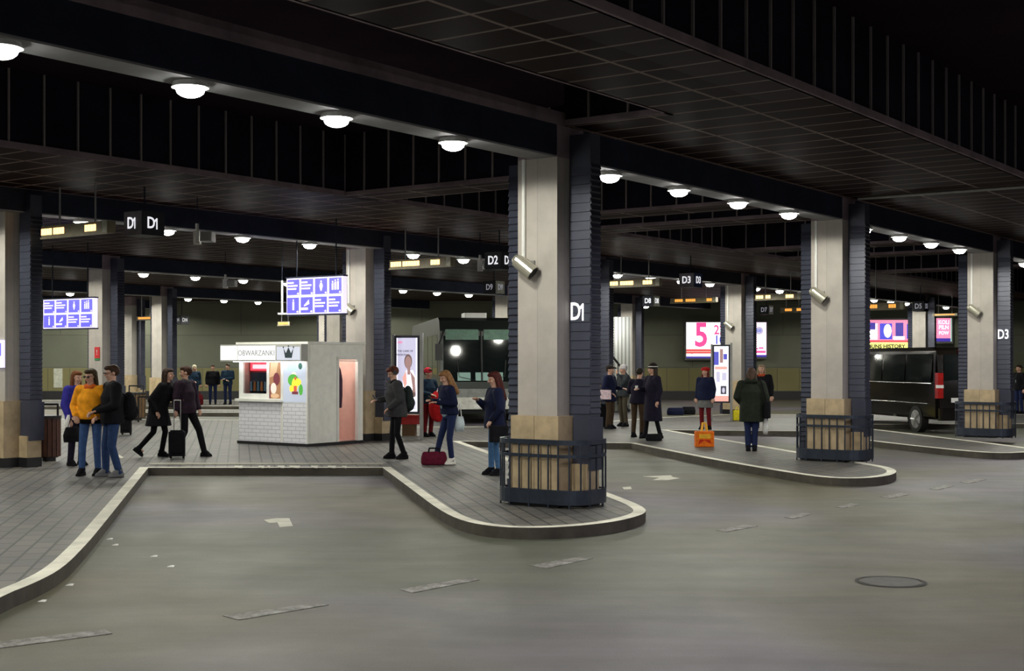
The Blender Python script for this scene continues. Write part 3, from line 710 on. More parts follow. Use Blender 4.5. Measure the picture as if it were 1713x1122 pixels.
MB().box((-1.90, 0.220, 1.64), (-1.47, 0.224, 1.73)).build('header_glow', glow('cooler_header_pale', (1.0, 0.55, 0.60), 1.6), fr)
MB().box((-1.98, 0.225, 0.5), (-1.40, 0.238, 1.56)).build('glass_door', plain('cooler_glass', (0.02, 0.03, 0.045), 0.1), fr)
bb = MB()
for q in range(5): bb.tube((-1.93 + q * 0.11, 0.200, 1.15), (-1.93 + q * 0.11, 0.200, 1.36), 0.03, 0.02, 8, q % 2)
bb.build('bottles_print', [glow('cooler_bottle_a', (0.05, 0.10, 0.13), 0.5), glow('cooler_bottle_b', (0.18, 0.07, 0.02), 0.5)], fr)
ct = thing('hanging_coat', 'dark purple coat hanging inside the open kiosk door', 'coat', kp, YAW_T)
b = MB(); b.rings([((-0.30, 1.22, 0.78), 0.07, 0.12), ((-0.29, 1.22, 1.05), 0.08, 0.13), ((-0.29, 1.22, 1.40), 0.08, 0.13), ((-0.30, 1.22, 1.62), 0.05, 0.10), ((-0.30, 1.22, 1.72), 0.02, 0.03)], n=14); b.build('cloth', plain('coat_purple', (0.06, 0.03, 0.06), 0.9), ct, smooth=True)
MB().tube((-0.30, 1.22, 1.70), (-0.30, 1.22, 2.13), 0.008).tube((-0.32, 1.22, 1.74), (-0.28, 1.22, 1.74), 0.012).build('hook', GREYM, ct)
kl = bpy.data.lights.new('kiosk_light', 'POINT'); kl.energy = 22; kl.color = (1, 0.92, 0.85); kl.shadow_soft_size = 0.1
ko = bpy.data.objects.new('kiosk_light', kl); COL.objects.link(ko); ko.parent = k; ko.location = (-0.5, 0.8, 1.95)
kl = bpy.data.lights.new('kiosk_light', 'POINT'); kl.energy = 7; kl.color = (1, 0.9, 0.8); kl.shadow_soft_size = 0.1
ko = bpy.data.objects.new('kiosk_light', kl); COL.objects.link(ko); ko.parent = k; ko.location = (-1.5, 0.35, 1.95)

# ---------------------------------------------------------------- poster stands
PF = plain('poster_frame', (0.02, 0.02, 0.03), 0.4); LAV = glow('poster_lavender', (0.62, 0.60, 0.78), 0.85); LAVW = glow('poster_white', (0.9, 0.88, 1.0), 1.15); SKIN_P = glow('poster_skin', (0.5, 0.30, 0.28), 0.6); SKIN_D = glow('poster_skin_dark', (0.22, 0.14, 0.13), 0.6)
INK = glow('poster_ink', (0.10, 0.09, 0.12), 0.5); PNK = glow('poster_pink', (0.85, 0.35, 0.55), 0.8); BLUP = glow('poster_blue', (0.10, 0.10, 0.55), 0.9); SALM = glow('poster_salmon', (0.85, 0.42, 0.36), 0.9)
def stand(x0, x1, ytop, ybot, ybase, lab, yaw, pic):
    p = P((x0 + x1) / 2, ybase); z = p.y; wd = (x1 - x0) / F * z; zt = EYE + (602 - ytop) / F * z - HP; zb = EYE + (602 - ybot) / F * z - HP
    t = thing('poster_stand', lab, 'poster', p, yaw)
    fm = wd * 0.09
    b = MB(); b.box((-wd / 2, -0.05, zb - fm), (wd / 2, 0.10, zt + fm)); b.build('light_box', PF, t)
    b = MB(); b.box((wd / 2 + 0.0, -0.05, 0), (wd / 2 + 0.07, 0.06, zt + fm + 0.06)); b.box((-wd / 2 - 0.05, -0.05, 0), (-wd / 2, 0.06, zt + fm + 0.02)); b.build('post', GREYM, t)
    pic(t, -wd / 2 + fm, zb, wd / 2 - fm, zt)
    return t
def pic1(t, x0, z0, x1, z1):
    W = x1 - x0; H = z1 - z0; X = lambda u: x0 + u * W; Z = lambda v: z0 + v * H
    picture('poster_image', [(x0, z0, x1, z1, LAV), (x0, z0, X(0.05), z1, LAVW), (X(0.93), z0, x1, z1, LAVW), (x0, z0, x1, Z(0.03), LAVW),
        ([(X(0.34), Z(0.05)), (X(0.88), Z(0.05)), (X(0.95), Z(0.42)), (X(0.80), Z(0.56)), (X(0.46), Z(0.56)), (X(0.30), Z(0.45))], LAVW),
        ([(X(0.28), Z(0.46)), (X(0.38), Z(0.32)), (X(0.50), Z(0.38)), (X(0.46), Z(0.55))], SALM),
        ([(X(0.66), Z(0.55)), (X(0.88), Z(0.46)), (X(0.92), Z(0.24)), (X(0.72), Z(0.20)), (X(0.78), Z(0.32))], SKIN_P),
        (X(0.52), Z(0.50), X(0.66), Z(0.60), SKIN_P), (ell(X(0.56), Z(0.68), W * 0.19, H * 0.10), SKIN_D), (ell(X(0.56), Z(0.665), W * 0.155, H * 0.085), SKIN_P),
        (ell(X(0.84), Z(0.23), W * 0.08, H * 0.035), SKIN_D), (X(0.06), Z(0.925), X(0.28), Z(0.955), PNK)], -0.052, t)
    for q, s in ((0.82, '_ THE CARE OF'), (0.77, 'PASSION')): lettering('lettering', s.replace('_', ''), 0.06, INK, t, (x0 + 0.40 * W if q > 0.8 else x0 + 0.25 * W, -0.062, z0 + q * H), 0, 0.001, bold=0.001)
st1 = stand(660, 703, 565, 688, 735, 'lit poster stand showing a smiling person in white, right of the kiosk', -0.12, pic1)
def pic2(t, x0, z0, x1, z1):
    W = x1 - x0; H = z1 - z0; X = lambda u: x0 + u * W; Z = lambda v: z0 + v * H
    picture('poster_image', [(x0, z0, x1, z1, LAVW), (X(0.0), Z(0.66), X(0.32), Z(0.9), BLUP), (X(0.4), Z(0.7), X(0.62), Z(0.95), SKIN_P), (X(0.65), Z(0.76), X(0.9), Z(0.86), BLUP), (X(0.05), Z(0.58), X(0.9), Z(0.63), SALM),
        (X(0.15), Z(0.35), X(0.4), Z(0.54), LAV), (X(0.55), Z(0.38), X(0.85), Z(0.52), LAV), (X(0.45), Z(0.13), X(0.85), Z(0.28), INK), (ell(X(0.65), Z(0.2), W * 0.1, H * 0.05), LAV), (X(0.02), Z(0.0), X(1.0), Z(0.1), SALM)], -0.052, t)
stand(1192, 1221, 579, 671, 703, 'narrow lit poster column with blue and salmon notices behind the red hat', -0.10, pic2)
# low stand under the first poster
t = thing('red_bench', 'low red and brown bench under the lit poster beside the kiosk', 'bench', P(686, 730), -0.12)
MB().bevbox((-0.24, -0.15, 0.30), (0.24, 0.15, 0.52), 0.03).build('seat', plain('bench_red', (0.30, 0.012, 0.012), 0.4), t)
MB().box((-0.17, -0.12, 0.02), (0.14, 0.12, 0.30)).build('support', plain('bench_wood', (0.10, 0.05, 0.02), 0.6), t)
MB().box((-0.22, -0.16, 0.0), (0.22, 0.14, 0.02)).build('foot_plate', GREYM, t)

# ---------------------------------------------------------------- billboards near the back wall
WH = glow('billboard_white', (1.0, 0.97, 1.0), 1.5); MAG = glow('billboard_magenta', (0.95, 0.07, 0.28), 1.2); RED2 = glow('billboard_red', (0.75, 0.06, 0.06), 1.0); NVY = glow('billboard_navy', (0.05, 0.03, 0.35), 0.9); YEL2 = glow('billboard_yellow', (1.0, 0.93, 0.22), 1.3)
PK2 = glow('billboard_pink', (0.9, 0.25, 0.42), 1.1); LPK = glow('billboard_pale_pink', (1.0, 0.72, 0.85), 1.3); BLU2 = glow('billboard_blue', (0.06, 0.06, 0.6), 1.1); BLK = glow('billboard_black', (0.02, 0.02, 0.02), 0.2)
def billboard(x0, x1, y0, y1, lab, parts, texts=()):
    z = 66.5; c = Q((x0 + x1) / 2, z, (y0 + y1) / 2); W = (x1 - x0) / F * z; H = (y1 - y0) / F * z
    t = thing('billboard', lab, 'billboard', c, 0)
    MB().box((-W / 2 - 0.08, 0, -H / 2 - 0.1), (W / 2 + 0.08, 0.49, H / 2 + 0.08)).build('light_box', plain('billboard_case', (0.10, 0.10, 0.09)), t)
    X = lambda u: -W / 2 + u * W; Z = lambda v: -H / 2 + v * H
    pr = []
    for p in parts:
        if len(p) == 5: pr.append((X(p[0]), Z(p[1]), X(p[2]), Z(p[3]), p[4]))
        else: pr.append(([(X(q[0]), Z(q[1])) for q in p[0]], p[1]))
    picture('billboard_image', pr, -0.004, t)
    for s, u, v, sz, m, sx, bd in texts: lettering('lettering', s, sz * H, m, t, (X(u), -0.035, Z(v)), 0, 0.001, sx=sx, bold=bd)
billboard(1148, 1240, 539, 599, 'large white billboard with a big pink 5 and smaller 22 and 10', [(0, 0, 1, 1, WH), (0, 0.13, 1, 0.25, RED2), (0, 0.17, 1, 0.20, SALM), (0, 0.0, 1, 0.05, NVY)],
          (('5', 0.27, 0.62, 0.92, MAG, 0.85, 0.04), ('22', 0.60, 0.78, 0.36, MAG, 0.85, 0.012), ('10', 0.60, 0.50, 0.34, BLU2, 0.85, 0.01), ('T', 0.1, 0.09, 0.1, RED2, 1, 0)))
billboard(1257, 1282, 539, 597, 'narrow pale pink billboard left of the middle front pillar', [(0, 0, 1, 1, LPK), (0.0, 0.15, 0.12, 0.6, MAG), (0.15, 0.12, 0.95, 0.18, MAG), (0.2, 0.22, 0.45, 0.26, MAG), (0.5, 0.24, 0.8, 0.28, MAG), (0.1, 0, 1, 0.06, NVY),
          ([(q[0], q[1]) for q in ell(0.5, 0.76, 0.28, 0.11)], LAV)], (('SIE', 0.5, 0.76, 0.13, BLU2, 1, 0),))
billboard(1436, 1530, 535, 592, 'red and yellow billboard with blue pictures above the minibus', [(0, 0, 1, 1, PK2), (0, 0.35, 1, 0.40, RED2), (0, 0, 1, 0.34, YEL2), (0.38, 0.43, 0.60, 0.90, BLU2), (0.66, 0.5, 0.80, 0.92, NVY), (0.86, 0.45, 1.0, 0.88, BLU2), (0.02, 0.42, 0.34, 0.9, LPK), (0.12, 0.72, 0.30, 0.92, NVY),
          (ell(0.52, 0.68, 0.07, 0.2), WH), (ell(0.24, 0.55, 0.10, 0.12), WH), (0.62, 0.42, 0.82, 0.52, WH)],
          (('BUNS HISTORY', 0.50, 0.22, 0.15, BLK, 1.05, 0.01), ('BURGERS', 0.45, 0.05, 0.14, BLK, 1.0, 0.01)))
billboard(1565, 1592, 532, 571, 'pink portrait billboard with white lines of text at upper right', [(0, 0, 1, 1, PK2), (0, 0, 1, 0.14, NVY), (0.93, 0, 1, 1, MINT)], (('KOLI', 0.5, 0.82, 0.24, LPK, 0.9, 0.01), ('PILN', 0.5, 0.6, 0.24, LPK, 0.9, 0.01), ('POW', 0.5, 0.36, 0.2, LPK, 0.9, 0.01)))
t = thing('wall_notice', 'small pale notice on the yellow wall panels at far left', 'notice', Q(97, 66.9, 628)); MB().box((-0.22, 0, -0.6), (0.22, 0.03, 0.35)).build('sheet', PALE, t)
t = thing('info_panel', 'small blue and white lit panel on the left edge pillar', 'sign', G(13.85 - 0.33, ROWS[2] + 0.12, 2.05), YAW_T)
MB().box((-0.2, -0.02, -0.22), (0.16, 0.03, 0.25)).build('panel', BW, t); MB().box((-0.18, -0.024, -0.02), (0.12, -0.021, 0.2)).build('blue_field', BB, t)

# ---------------------------------------------------------------- steps and lit wall behind the D1 pillar
t = thing('staircase', 'metal staircase with dark handrails beside a lit panel, right of the D1 pillar', 'stairs', Q(1032, 50, h=0), 0)
MB().box((-1.8, 1.2, 0), (0.62, 1.3, 3.6)).build('corrugated_panel', m_brick('corrugated', 0, 0.14, 6, 0.03, (0.42, 0.43, 0.38), (0.38, 0.39, 0.35), (0.2, 0.2, 0.18), 0.6, vert=True, offset=0), t)
b = MB()
for i in range(14): b.box((0.45 - 0.16 * i - 0.2, 0.2, 0.12 + 0.2 * i), (0.45 - 0.16 * i, 1.1, 0.16 + 0.2 * i))
b.build('treads', NAVY, t)
for q in (0.15, 1.12): MB().tube((0.5, q, 0.05), (-1.6, q, 2.8), 0.07, n=6).build('stringer', BLACK, t)
for q in (0.12,): MB().tube((0.7, q, 1.0), (-1.4, q, 3.7), 0.045, n=6).build('handrail', BLACK, t)
b = MB()
for i in range(6): b.tube((0.45 - 0.4 * i, 0.13, 0.12 + 0.52 * i), (0.45 - 0.4 * i, 0.13, 1.3 + 0.52 * i), 0.015, n=5)
b.build('balusters', BLACK, t)
t2 = thing('globe_lamp', 'bright round lamp on the lit panel above the staircase', 'lamp', Q(1016, 50.9, 545)); MB().ball((0, 0, 0), 0.2, n=16, k=10).build('globe', glow('globe', (1, 1, 0.95), 8), t2); MB().tube((0, 0.08, 0.1), (0, 0.25, 0.1), 0.03).build('arm', NAVY, t2)
gl = bpy.data.lights.new('globe_light', 'POINT'); gl.energy = 150; gl.shadow_soft_size = 0.22; go = bpy.data.objects.new('globe_light', gl); COL.objects.link(go); go.parent = t2; go.location = (0, -0.45, 0)

# ---------------------------------------------------------------- coach
def profile(b, prof, x0, x1, mi=0, inset=0.0):
    """side outline (y, z) swept across x"""
    n = len(prof)
    vs = [(x0, p[0], p[1]) for p in prof] + [(x1, p[0], p[1]) for p in prof]
    b.add(vs, [tuple(range(n)), tuple(reversed(range(n, 2 * n)))] + [(i, n + i, n + (i + 1) % n, (i + 1) % n) for i in range(n)], mi)
COACH = plain('coach_body', (0.016, 0.02, 0.018), 0.3, 0.3, 0.1, 1); GLASS = plain('dark_glass', (0.006, 0.009, 0.009), 0.05, 0, 0.1, 1, 0.9); CREAM = plain('coach_cream', (0.55, 0.55, 0.50), 0.35)
TYRE = plain('tyre', (0.01, 0.01, 0.01), 0.8); RIM = plain('rim', (0.5, 0.5, 0.5), 0.3, 0.8)
WHITEG = glow('coach_notice_green', (0.25, 0.42, 0.36), 0.25); GREENV = plain('coach_blind_green', (0.05, 0.13, 0.09), 0.4)
bx = math.atan2(333.5, F)
fc = P(737, 710, 0); fc = Vector((-2.17, 40.9, 0)) + Vector((math.cos(bx), math.sin(bx), 0)) * 1.27
bus = thing('coach', 'dark long-distance coach facing the camera behind the waiting women', 'bus', fc, bx)
b = MB(); prof = [(0.05, 0.32), (0.0, 0.9), (0.04, 1.3), (0.30, 2.85), (0.50, 3.18), (0.9, 3.28), (11.5, 3.28), (11.9, 3.1), (12.0, 1.2), (11.9, 0.35)]
profile(b, prof, -1.27, 1.27); b.build('body', COACH, bus)
MB().add([(-1.18, -0.01 + 0.04, 1.30), (1.18, -0.01 + 0.04, 1.30), (1.16, 0.245, 2.7), (-1.16, 0.245, 2.7)], [(0, 1, 2, 3)]).build('windscreen', GLASS, bus)
b = MB()
for a0, a1 in ((-1.10, -0.08), (0.08, 1.10)): MB().add([(a0, 0.215, 2.58), (a1, 0.215, 2.58), (a1, 0.275, 2.9), (a0, 0.275, 2.9)], [(0, 1, 2, 3)]).build('sun_blind', GREENV, bus)
MB().tube((0, 0.0, 1.32), (0, 0.24, 2.85), 0.03).build('screen_divider', BLACK, bus)
MB().box((-1.15, -0.03, 0.78), (1.15, 0.1, 1.08)).build('grille_panel', plain('coach_grille', (0.2, 0.21, 0.2), 0.4, 0.3), bus)
MB().bevbox((-1.22, -0.06, 0.46), (1.22, 0.12, 0.82), 0.06).build('front_bumper', CREAM, bus)
for sx in (-1, 1):
    h = MB(); h.ball((sx * 0.98, -0.02, 0.93), (0.16, 0.05, 0.09)); h.build('headlight', WHITE, bus, smooth=True)
    m = MB(); m.bevbox((sx * 1.35 - 0.11, -0.30, 1.95), (sx * 1.35 + 0.11, -0.16, 2.45), 0.03); m.tube((sx * 1.15, 0.2, 2.85), (sx * 1.35, -0.22, 2.42), 0.03); m.build('mirror', BLACK, bus)
    for yy in (2.6, 8.3):
        wh = MB().tube((sx * 1.02, yy, 0.5), (sx * 1.285, yy, 0.5), 0.5, n=24).build('wheel', TYRE, bus); MB().tube((sx * 1.286, yy, 0.5), (sx * 1.30, yy, 0.5), 0.28, n=18).build('rim', RIM, wh)
b = MB(); b.box((-0.25, -0.075, 0.26 + 0.24), (0.27, -0.062, 0.37 + 0.24)); b.build('number_plate', WHITE, bus)
b = MB()
for q in (-0.55, 0.0, 0.45): MB().add([(q - 0.2, 0.005, 1.33), (q + 0.2, 0.005, 1.33), (q + 0.2, 0.045, 1.58), (q - 0.2, 0.045, 1.58)], [(0, 1, 2, 3)]).build('dashboard_card', WHITEG, bus)
for i in range(6):
    for x0 in (-1.278, 1.268): MB().box((x0, 1.1 + i * 1.75, 1.5), (x0 + 0.01, 2.7 + i * 1.75, 2.75)).build('side_window', GLASS, bus)
MB().bevbox((-0.4, 1.2, 3.28), (0.3, 2.2, 3.44), 0.05).build('roof_hatch', WHITE, bus)
for sx in (-1, 1): MB().path([(sx * 0.15, -0.02, 1.32), (sx * 0.7, 0.03, 1.45), (sx * 0.75, 0.10, 1.95)], 0.012, 6).build('wiper', BLACK, bus)

# ---------------------------------------------------------------- minibus
VAN = plain('minibus_paint', (0.010, 0.008, 0.006), 0.12, 0.3, 0.1, 1, 0.8); CHROME = plain('chrome', (0.6, 0.6, 0.6), 0.15, 1.0, 0.05)
vo = Vector((11.2, 35.4, 0)) + Vector((math.cos(ROT_B), math.sin(ROT_B), 0)) * 1.0
van = thing('minibus', 'dark glossy minibus parked between the two right front pillars', 'van', vo, ROT_B)
b = MB(); R_ = [(0.0, 0.38), (-0.02, 0.9), (0.03, 1.35), (0.12, 2.1), (0.22, 2.22), (0.5, 2.30), (4.0, 2.30), (4.5, 2.2), (5.25, 1.5), (5.9, 1.22), (6.05, 0.9), (6.05, 0.38)]
profile(b, R_, -0.93, 0.93)
b.add([(-0.93, 0.03, 0.38), (-1.0, 0.1, 0.45), (-1.0, 0.15, 1.35), (-0.93, 0.2, 2.2), (-0.93, 4.3, 2.2), (-1.0, 5.1, 1.35), (-1.0, 5.9, 1.0), (-1.0, 5.9, 0.45), (-0.93, 6.0, 0.38)], [tuple(range(9))])
b.add([(0.93, 0.03, 0.38), (1.0, 0.1, 0.45), (1.0, 0.15, 1.35), (0.93, 0.2, 2.2), (0.93, 4.3, 2.2), (1.0, 5.1, 1.35), (1.0, 5.9, 1.0), (1.0, 5.9, 0.45), (0.93, 6.0, 0.38)], [tuple(reversed(range(9)))])
b.box((-1.0, 0.12, 0.45), (1.0, 5.88, 1.33)); b.build('body', VAN, van)
for y0, y1 in ((0.35, 1.75), (1.82, 3.1), (3.17, 4.2)):
    for sx in (-1, 1): MB().add([(sx * 1.005, y0, 1.38), (sx * 1.005, y1, 1.38), (sx * 0.945, y1, 2.12), (sx * 0.945, y0, 2.12)], [(0, 1, 2, 3)]).build('side_window', GLASS, van)
b = MB(); b.add([(-0.8, 0.02, 1.42), (0.8, 0.02, 1.42), (0.76, 0.1, 2.1), (-0.76, 0.1, 2.1)], [(0, 1, 2, 3)]); b.build('rear_window', GLASS, van)
b = MB(); b.tube((-1.01, 0.3, 1.34), (-1.01, 4.3, 1.34), 0.014); b.tube((-1.012, 0.5, 0.80), (-1.012, 4.9, 0.80), 0.012); b.build('trim_strip', CHROME, van)
for sx in (-1, 1):
    tl = MB().box((sx * 0.93 - 0.08, -0.035, 0.95), (sx * 0.93 + 0.08, 0.12, 1.62)).build('tail_light', plain('tail_red', (0.35, 0.012, 0.01), 0.25), van)
    MB().box((sx * 0.93 - 0.085, -0.04, 1.22), (sx * 0.93 + 0.085, 0.06, 1.30)).build('reflector', WHITE, tl)
    for yy in (1.15, 4.75):
        wh = MB().tube((sx * 0.82, yy, 0.36), (sx * 1.02, yy, 0.36), 0.36, n=24).build('wheel', TYRE, van)
        r_ = MB(); r_.tube((sx * 1.02, yy, 0.36), (sx * 1.03, yy, 0.36), 0.10, n=12); r_.tube((sx * 1.015, yy, 0.36), (sx * 1.021, yy, 0.36), 0.25, n=20)
        for q in range(5): a = q * 2 * PI / 5; r_.tube((sx * 1.03, yy, 0.36), (sx * 1.03, yy + 0.23 * math.cos(a), 0.36 + 0.23 * math.sin(a)), 0.028, n=5)
        r_.build('rim', RIM, wh)
MB().bevbox((-0.96, -0.10, 0.36), (0.96, 0.1, 0.68), 0.06).build('rear_bumper', VAN, van)
b = MB(); b.box((-0.62, -0.03, 0.84), (-0.14, -0.01, 0.96)); b.build('number_plate', WHITE, van)
MB().box((-0.3, -0.02, 2.18), (0.3, 0.2, 2.24)).build('brake_light', MATS['tail_red'], van)
b = MB(); b.bevbox((-1.25, 4.6, 1.35), (-1.05, 4.7, 1.65), 0.02); b.tube((-1.0, 4.65, 1.4), (-1.1, 4.65, 1.4), 0.02); b.build('mirror', BLACK, van)
# red coach sliver behind the right pillar
# ---------------------------------------------------------------- litter bins
def litter_bin(p, r, h, lab, woodc, yaw=0.0):
    t = thing('litter_bin', lab, 'bin', p, yaw, 'slatted litter bins')
    WD = plain('bin_wood_%d' % int(woodc[0] * 1000), woodc, 0.6, var=0.3, scale=8)
    b = MB(); n = 16
    for i in range(n):
        a = 2 * PI * i / n; c, s = math.cos(a), math.sin(a); M = Matrix.Rotation(a, 4, 'Z')
        b.box((r - 0.02, -r * 0.165, 0.08), (r + 0.006, r * 0.165, h), 0, M)
    b.build('slats', WD, t)
    MB().tube((0, 0, 0.06), (0, 0, h - 0.04), r - 0.035, n=20).build('liner', BLACK, t)
    MB().tube((0, 0, h), (0, 0, h + 0.06), r + 0.02, n=20).build('lid', BLACK, t)
    MB().tube((0, 0, 0), (0, 0, 0.06), r * 0.6, n=16).build('foot', BLACK, t)
    MB().path([(-r * 0.8, 0, h + 0.05), (-r * 0.8, 0, h + 0.26), (r * 0.8, 0, h + 0.26), (r * 0.8, 0, h + 0.05)], 0.022).build('arch', BLACK, t)
litter_bin(P(82, 770), 0.20, 0.76, 'reddish slatted litter bin beside the left edge pillar', (0.075, 0.028, 0.02))
litter_bin(P(228, 702), 0.27, 0.78, 'brown slatted litter bin further back, right of the man in black', (0.12, 0.07, 0.03))

# ---------------------------------------------------------------- road markings, manhole, litter
m, nt, bb_ = node_mat('worn_paint'); v = coords(nt)
f = noise(nt, v, 5.0, 8, 0.75); f2 = ramp(nt, f, 0.42, 0.60)
nt.links.new(mix(nt, f2, (0.115, 0.11, 0.10), (0.33, 0.325, 0.31)), bb_.inputs['Base Color']); setin(bb_, Roughness=0.7); WORN = m
PAINT = plain('road_paint', (0.55, 0.54, 0.46), 0.6, var=0.2, scale=4)
def mark(name, pts, mat, lab, cat, group=None, h=0.0, th=0.004):
    ps = [P(x, y, h) for x, y in pts]; c = sum(ps, Vector()) / len(ps)
    area = sum(ps[i - 1].x * ps[i].y - ps[i].x * ps[i - 1].y for i in range(len(ps)))
    if area < 0: ps = ps[::-1]
    b = MB(); b.prism([(p.x - c.x, p.y - c.y) for p in ps], 0, th); o = b.build(name, mat, loc=(c.x, c.y, h + 0.0005)); return tag(o, lab, cat, group)
dashes = [([(-20, 1076), (175, 1053), (188, 1060), (-20, 1087)], 'at the lower left corner'), ([(372, 1030), (520, 1010), (550, 1012), (400, 1037)], 'second from the lower left'),
          ([(668, 986), (790, 966), (802, 970), (690, 992)], 'below the bay with the rounded kerb'), ([(886, 946), (975, 931), (992, 934), (915, 951)], 'just below the D1 pillar kerb'),
          ([(1198, 887), (1253, 877), (1268, 880), (1215, 890)], 'to the right of the D1 pillar kerb tip'), ([(1312, 865), (1345, 858), (1358, 860), (1328, 868)], 'sixth from the left'),
          ([(1395, 848), (1424, 842), (1438, 844), (1412, 850)], 'seventh, short and faint'), ([(1473, 831), (1510, 824), (1522, 827), (1490, 834)], 'beyond the middle pillar kerb tip'),
          ([(1555, 817), (1585, 811), (1596, 813), (1568, 820)], 'second from the right edge'), ([(1606, 806), (1640, 800), (1650, 802), (1620, 809)], 'nearest the right edge')]
for pts, w_ in dashes: mark('road_dash', pts, WORN, 'worn white painted road dash %s' % w_, 'road marking', 'dashes along the lane')
mark('road_arrow', [(441, 870), (462, 867), (484, 867), (490, 880), (468, 882), (464, 874), (450, 875)], PAINT, 'pale painted square arrow mark in the empty front bay', 'road marking')
mark('road_arrow', [(1075, 797), (1122, 795), (1126, 798), (1137, 800), (1118, 803), (1092, 803), (1104, 799)], PAINT, 'pale painted zigzag arrow in the bay right of the D1 pillar', 'road marking')
mark('road_patch', [(1041, 815), (1055, 814), (1057, 818), (1044, 819)], PAINT, 'tiny white paint patch close to the D1 kerb tip', 'road marking')
mark('bay_end_line', [(250, 774), (640, 774), (641, 777), (249, 777)], plain('pale_line', (0.26, 0.25, 0.20), 0.7, var=0.3), 'pale paver line along the back of the front bay', 'road marking', h=HP)
for i, (x, w2) in enumerate(((392, 14), (432, 10), (447, 5), (464, 12), (484, 18), (520, 12), (548, 14), (572, 8))):
    mark('stencil_mark', [(x, 779), (x + w2, 779), (x + w2 * 0.9, 783), (x + 2, 782)], PAINT, 'worn white stencil stroke on pavers behind the front bay, %s from left' % ordw(i), 'road marking', 'worn stencil strokes', h=HP)
mark('pavement_line', [(175, 752), (190, 756), (207, 765), (203, 767), (182, 757)], PAINT, 'thin white angled line on pavers behind the man in black', 'road marking', h=HP)
c = P(1490, 973, 0); mh = thing('manhole_cover', 'round manhole cover in the roadway at lower right', 'manhole', c)
MB().tube((0, 0, -0.01), (0, 0, 0.004), 0.26, n=32).build('cover', plain('iron', (0.085, 0.08, 0.075), 0.6, 0.3), mh)
b = MB(); n = 32
pts = [(0.275 * math.cos(2 * PI * i / n), 0.275 * math.sin(2 * PI * i / n), 0.004) for i in range(n)] + [(0.31 * math.cos(2 * PI * i / n), 0.31 * math.sin(2 * PI * i / n), 0.004) for i in range(n)]
b.add(pts, [(i, (i + 1) % n, n + (i + 1) % n, n + i) for i in range(n)]); b.build('frame_ring', plain('iron_dark', (0.02, 0.02, 0.02), 0.7), mh)
for i, (x, y) in enumerate(((184, 902), (258, 931), (286, 948), (117, 979), (71, 1006), (193, 912))):
    b = MB(); s_ = 0.035; b.add([(-s_, -s_ * 0.6, 0.002), (s_, -s_, 0.004), (s_ * 0.8, s_ * 0.8, 0.012), (0, 0.2 * s_, 0.016), (-s_, s_ * 0.7, 0.003)], [(0, 1, 3), (1, 2, 3), (2, 4, 3), (4, 0, 3), (0, 4, 2, 1)])
    tag(b.build('litter_scrap', WHITE, loc=P(x, y, 0)), 'tiny white paper scrap on the asphalt near the left kerb, %s of six' % ordw(i), 'litter', 'paper scraps near the left kerb')

# ================================================================ people
def fab(name, c, rough=0.85, var=0.22, scale=14): return plain(name, c, rough, 0, var, scale, 0.15, 0.25)
SKIN = plain('skin', (0.50, 0.29, 0.21), 0.55, var=0.06); EYEM = plain('eye_dark', (0.02, 0.015, 0.012), 0.3); LIPS = plain('lips', (0.35, 0.12, 0.10), 0.5)
NAVYJ = fab('cloth_navy', (0.007, 0.010, 0.035)); BLACKJ = fab('cloth_black', (0.0055, 0.0055, 0.008)); JEAN = fab('cloth_jeans', (0.045, 0.09, 0.22)); JEAND = fab('cloth_dark_jeans', (0.014, 0.022, 0.07)); JEANL = fab('cloth_pale_jeans', (0.06, 0.14, 0.28))
def solid(b, name, mat, parent, vox, it=2):
    """fuse overlapping volumes into one smooth continuous surface"""
    o = b.build(name, mat, None)
    m = o.modifiers.new('r', 'REMESH'); m.mode = 'VOXEL'; m.voxel_size = vox; m.use_smooth_shade = True
    s = o.modifiers.new('s', 'SMOOTH'); s.iterations = it; s.factor = 0.5
    bpy.context.view_layer.update()
    me = bpy.data.meshes.new_from_object(o.evaluated_get(bpy.context.evaluated_depsgraph_get()))
    me.name = name; old = o.data; o.modifiers.clear(); o.data = me; bpy.data.meshes.remove(old)
    me.materials.clear(); me.materials.append(mat)
    o.parent = parent
    return o
def hand(b, w_, d, S, side, curl=0.5):
    d = Vector(d).normalized(); up = Vector((0, 0, 1)) if abs(d.z) < 0.8 else Vector((0, -1, 0))
    wd = d.cross(up).normalized(); nm = wd.cross(d).normalized()      # wd across the palm, nm palm normal
    c = Vector(w_); r = 0.0125 * S
    for q in (-1.0, -0.35, 0.35, 1.0):
        b.cap(c, c + d * 0.085 * S + wd * q * 0.028 * S, 0.02 * S, 0.0145 * S, n=8)
    for q, L in ((-1.05, 0.062), (-0.35, 0.078), (0.35, 0.074), (1.05, 0.056)):
        p0 = c + d * 0.088 * S + wd * q * 0.03 * S; p1 = p0 + (d * (1 - 0.4 * curl) - nm * 0.5 * curl) * L * 0.55 * S; p2 = p1 + (d * (1 - curl) - nm * curl * 1.1).normalized() * L * 0.5 * S
        b.cap(p0, p1, r, r * 0.95, n=6); b.cap(p1, p2, r * 0.95, r * 0.8, n=6)
    t0 = c + d * 0.025 * S - wd * side * 0.028 * S; t1 = t0 + (d * 0.7 - wd * side * 0.75).normalized() * 0.04 * S; t2 = t1 + d * 0.033 * S - nm * 0.012
    b.cap(t0, t1, 0.0155 * S, 0.0135 * S, n=6); b.cap(t1, t2, 0.0135 * S, 0.011 * S, n=6)
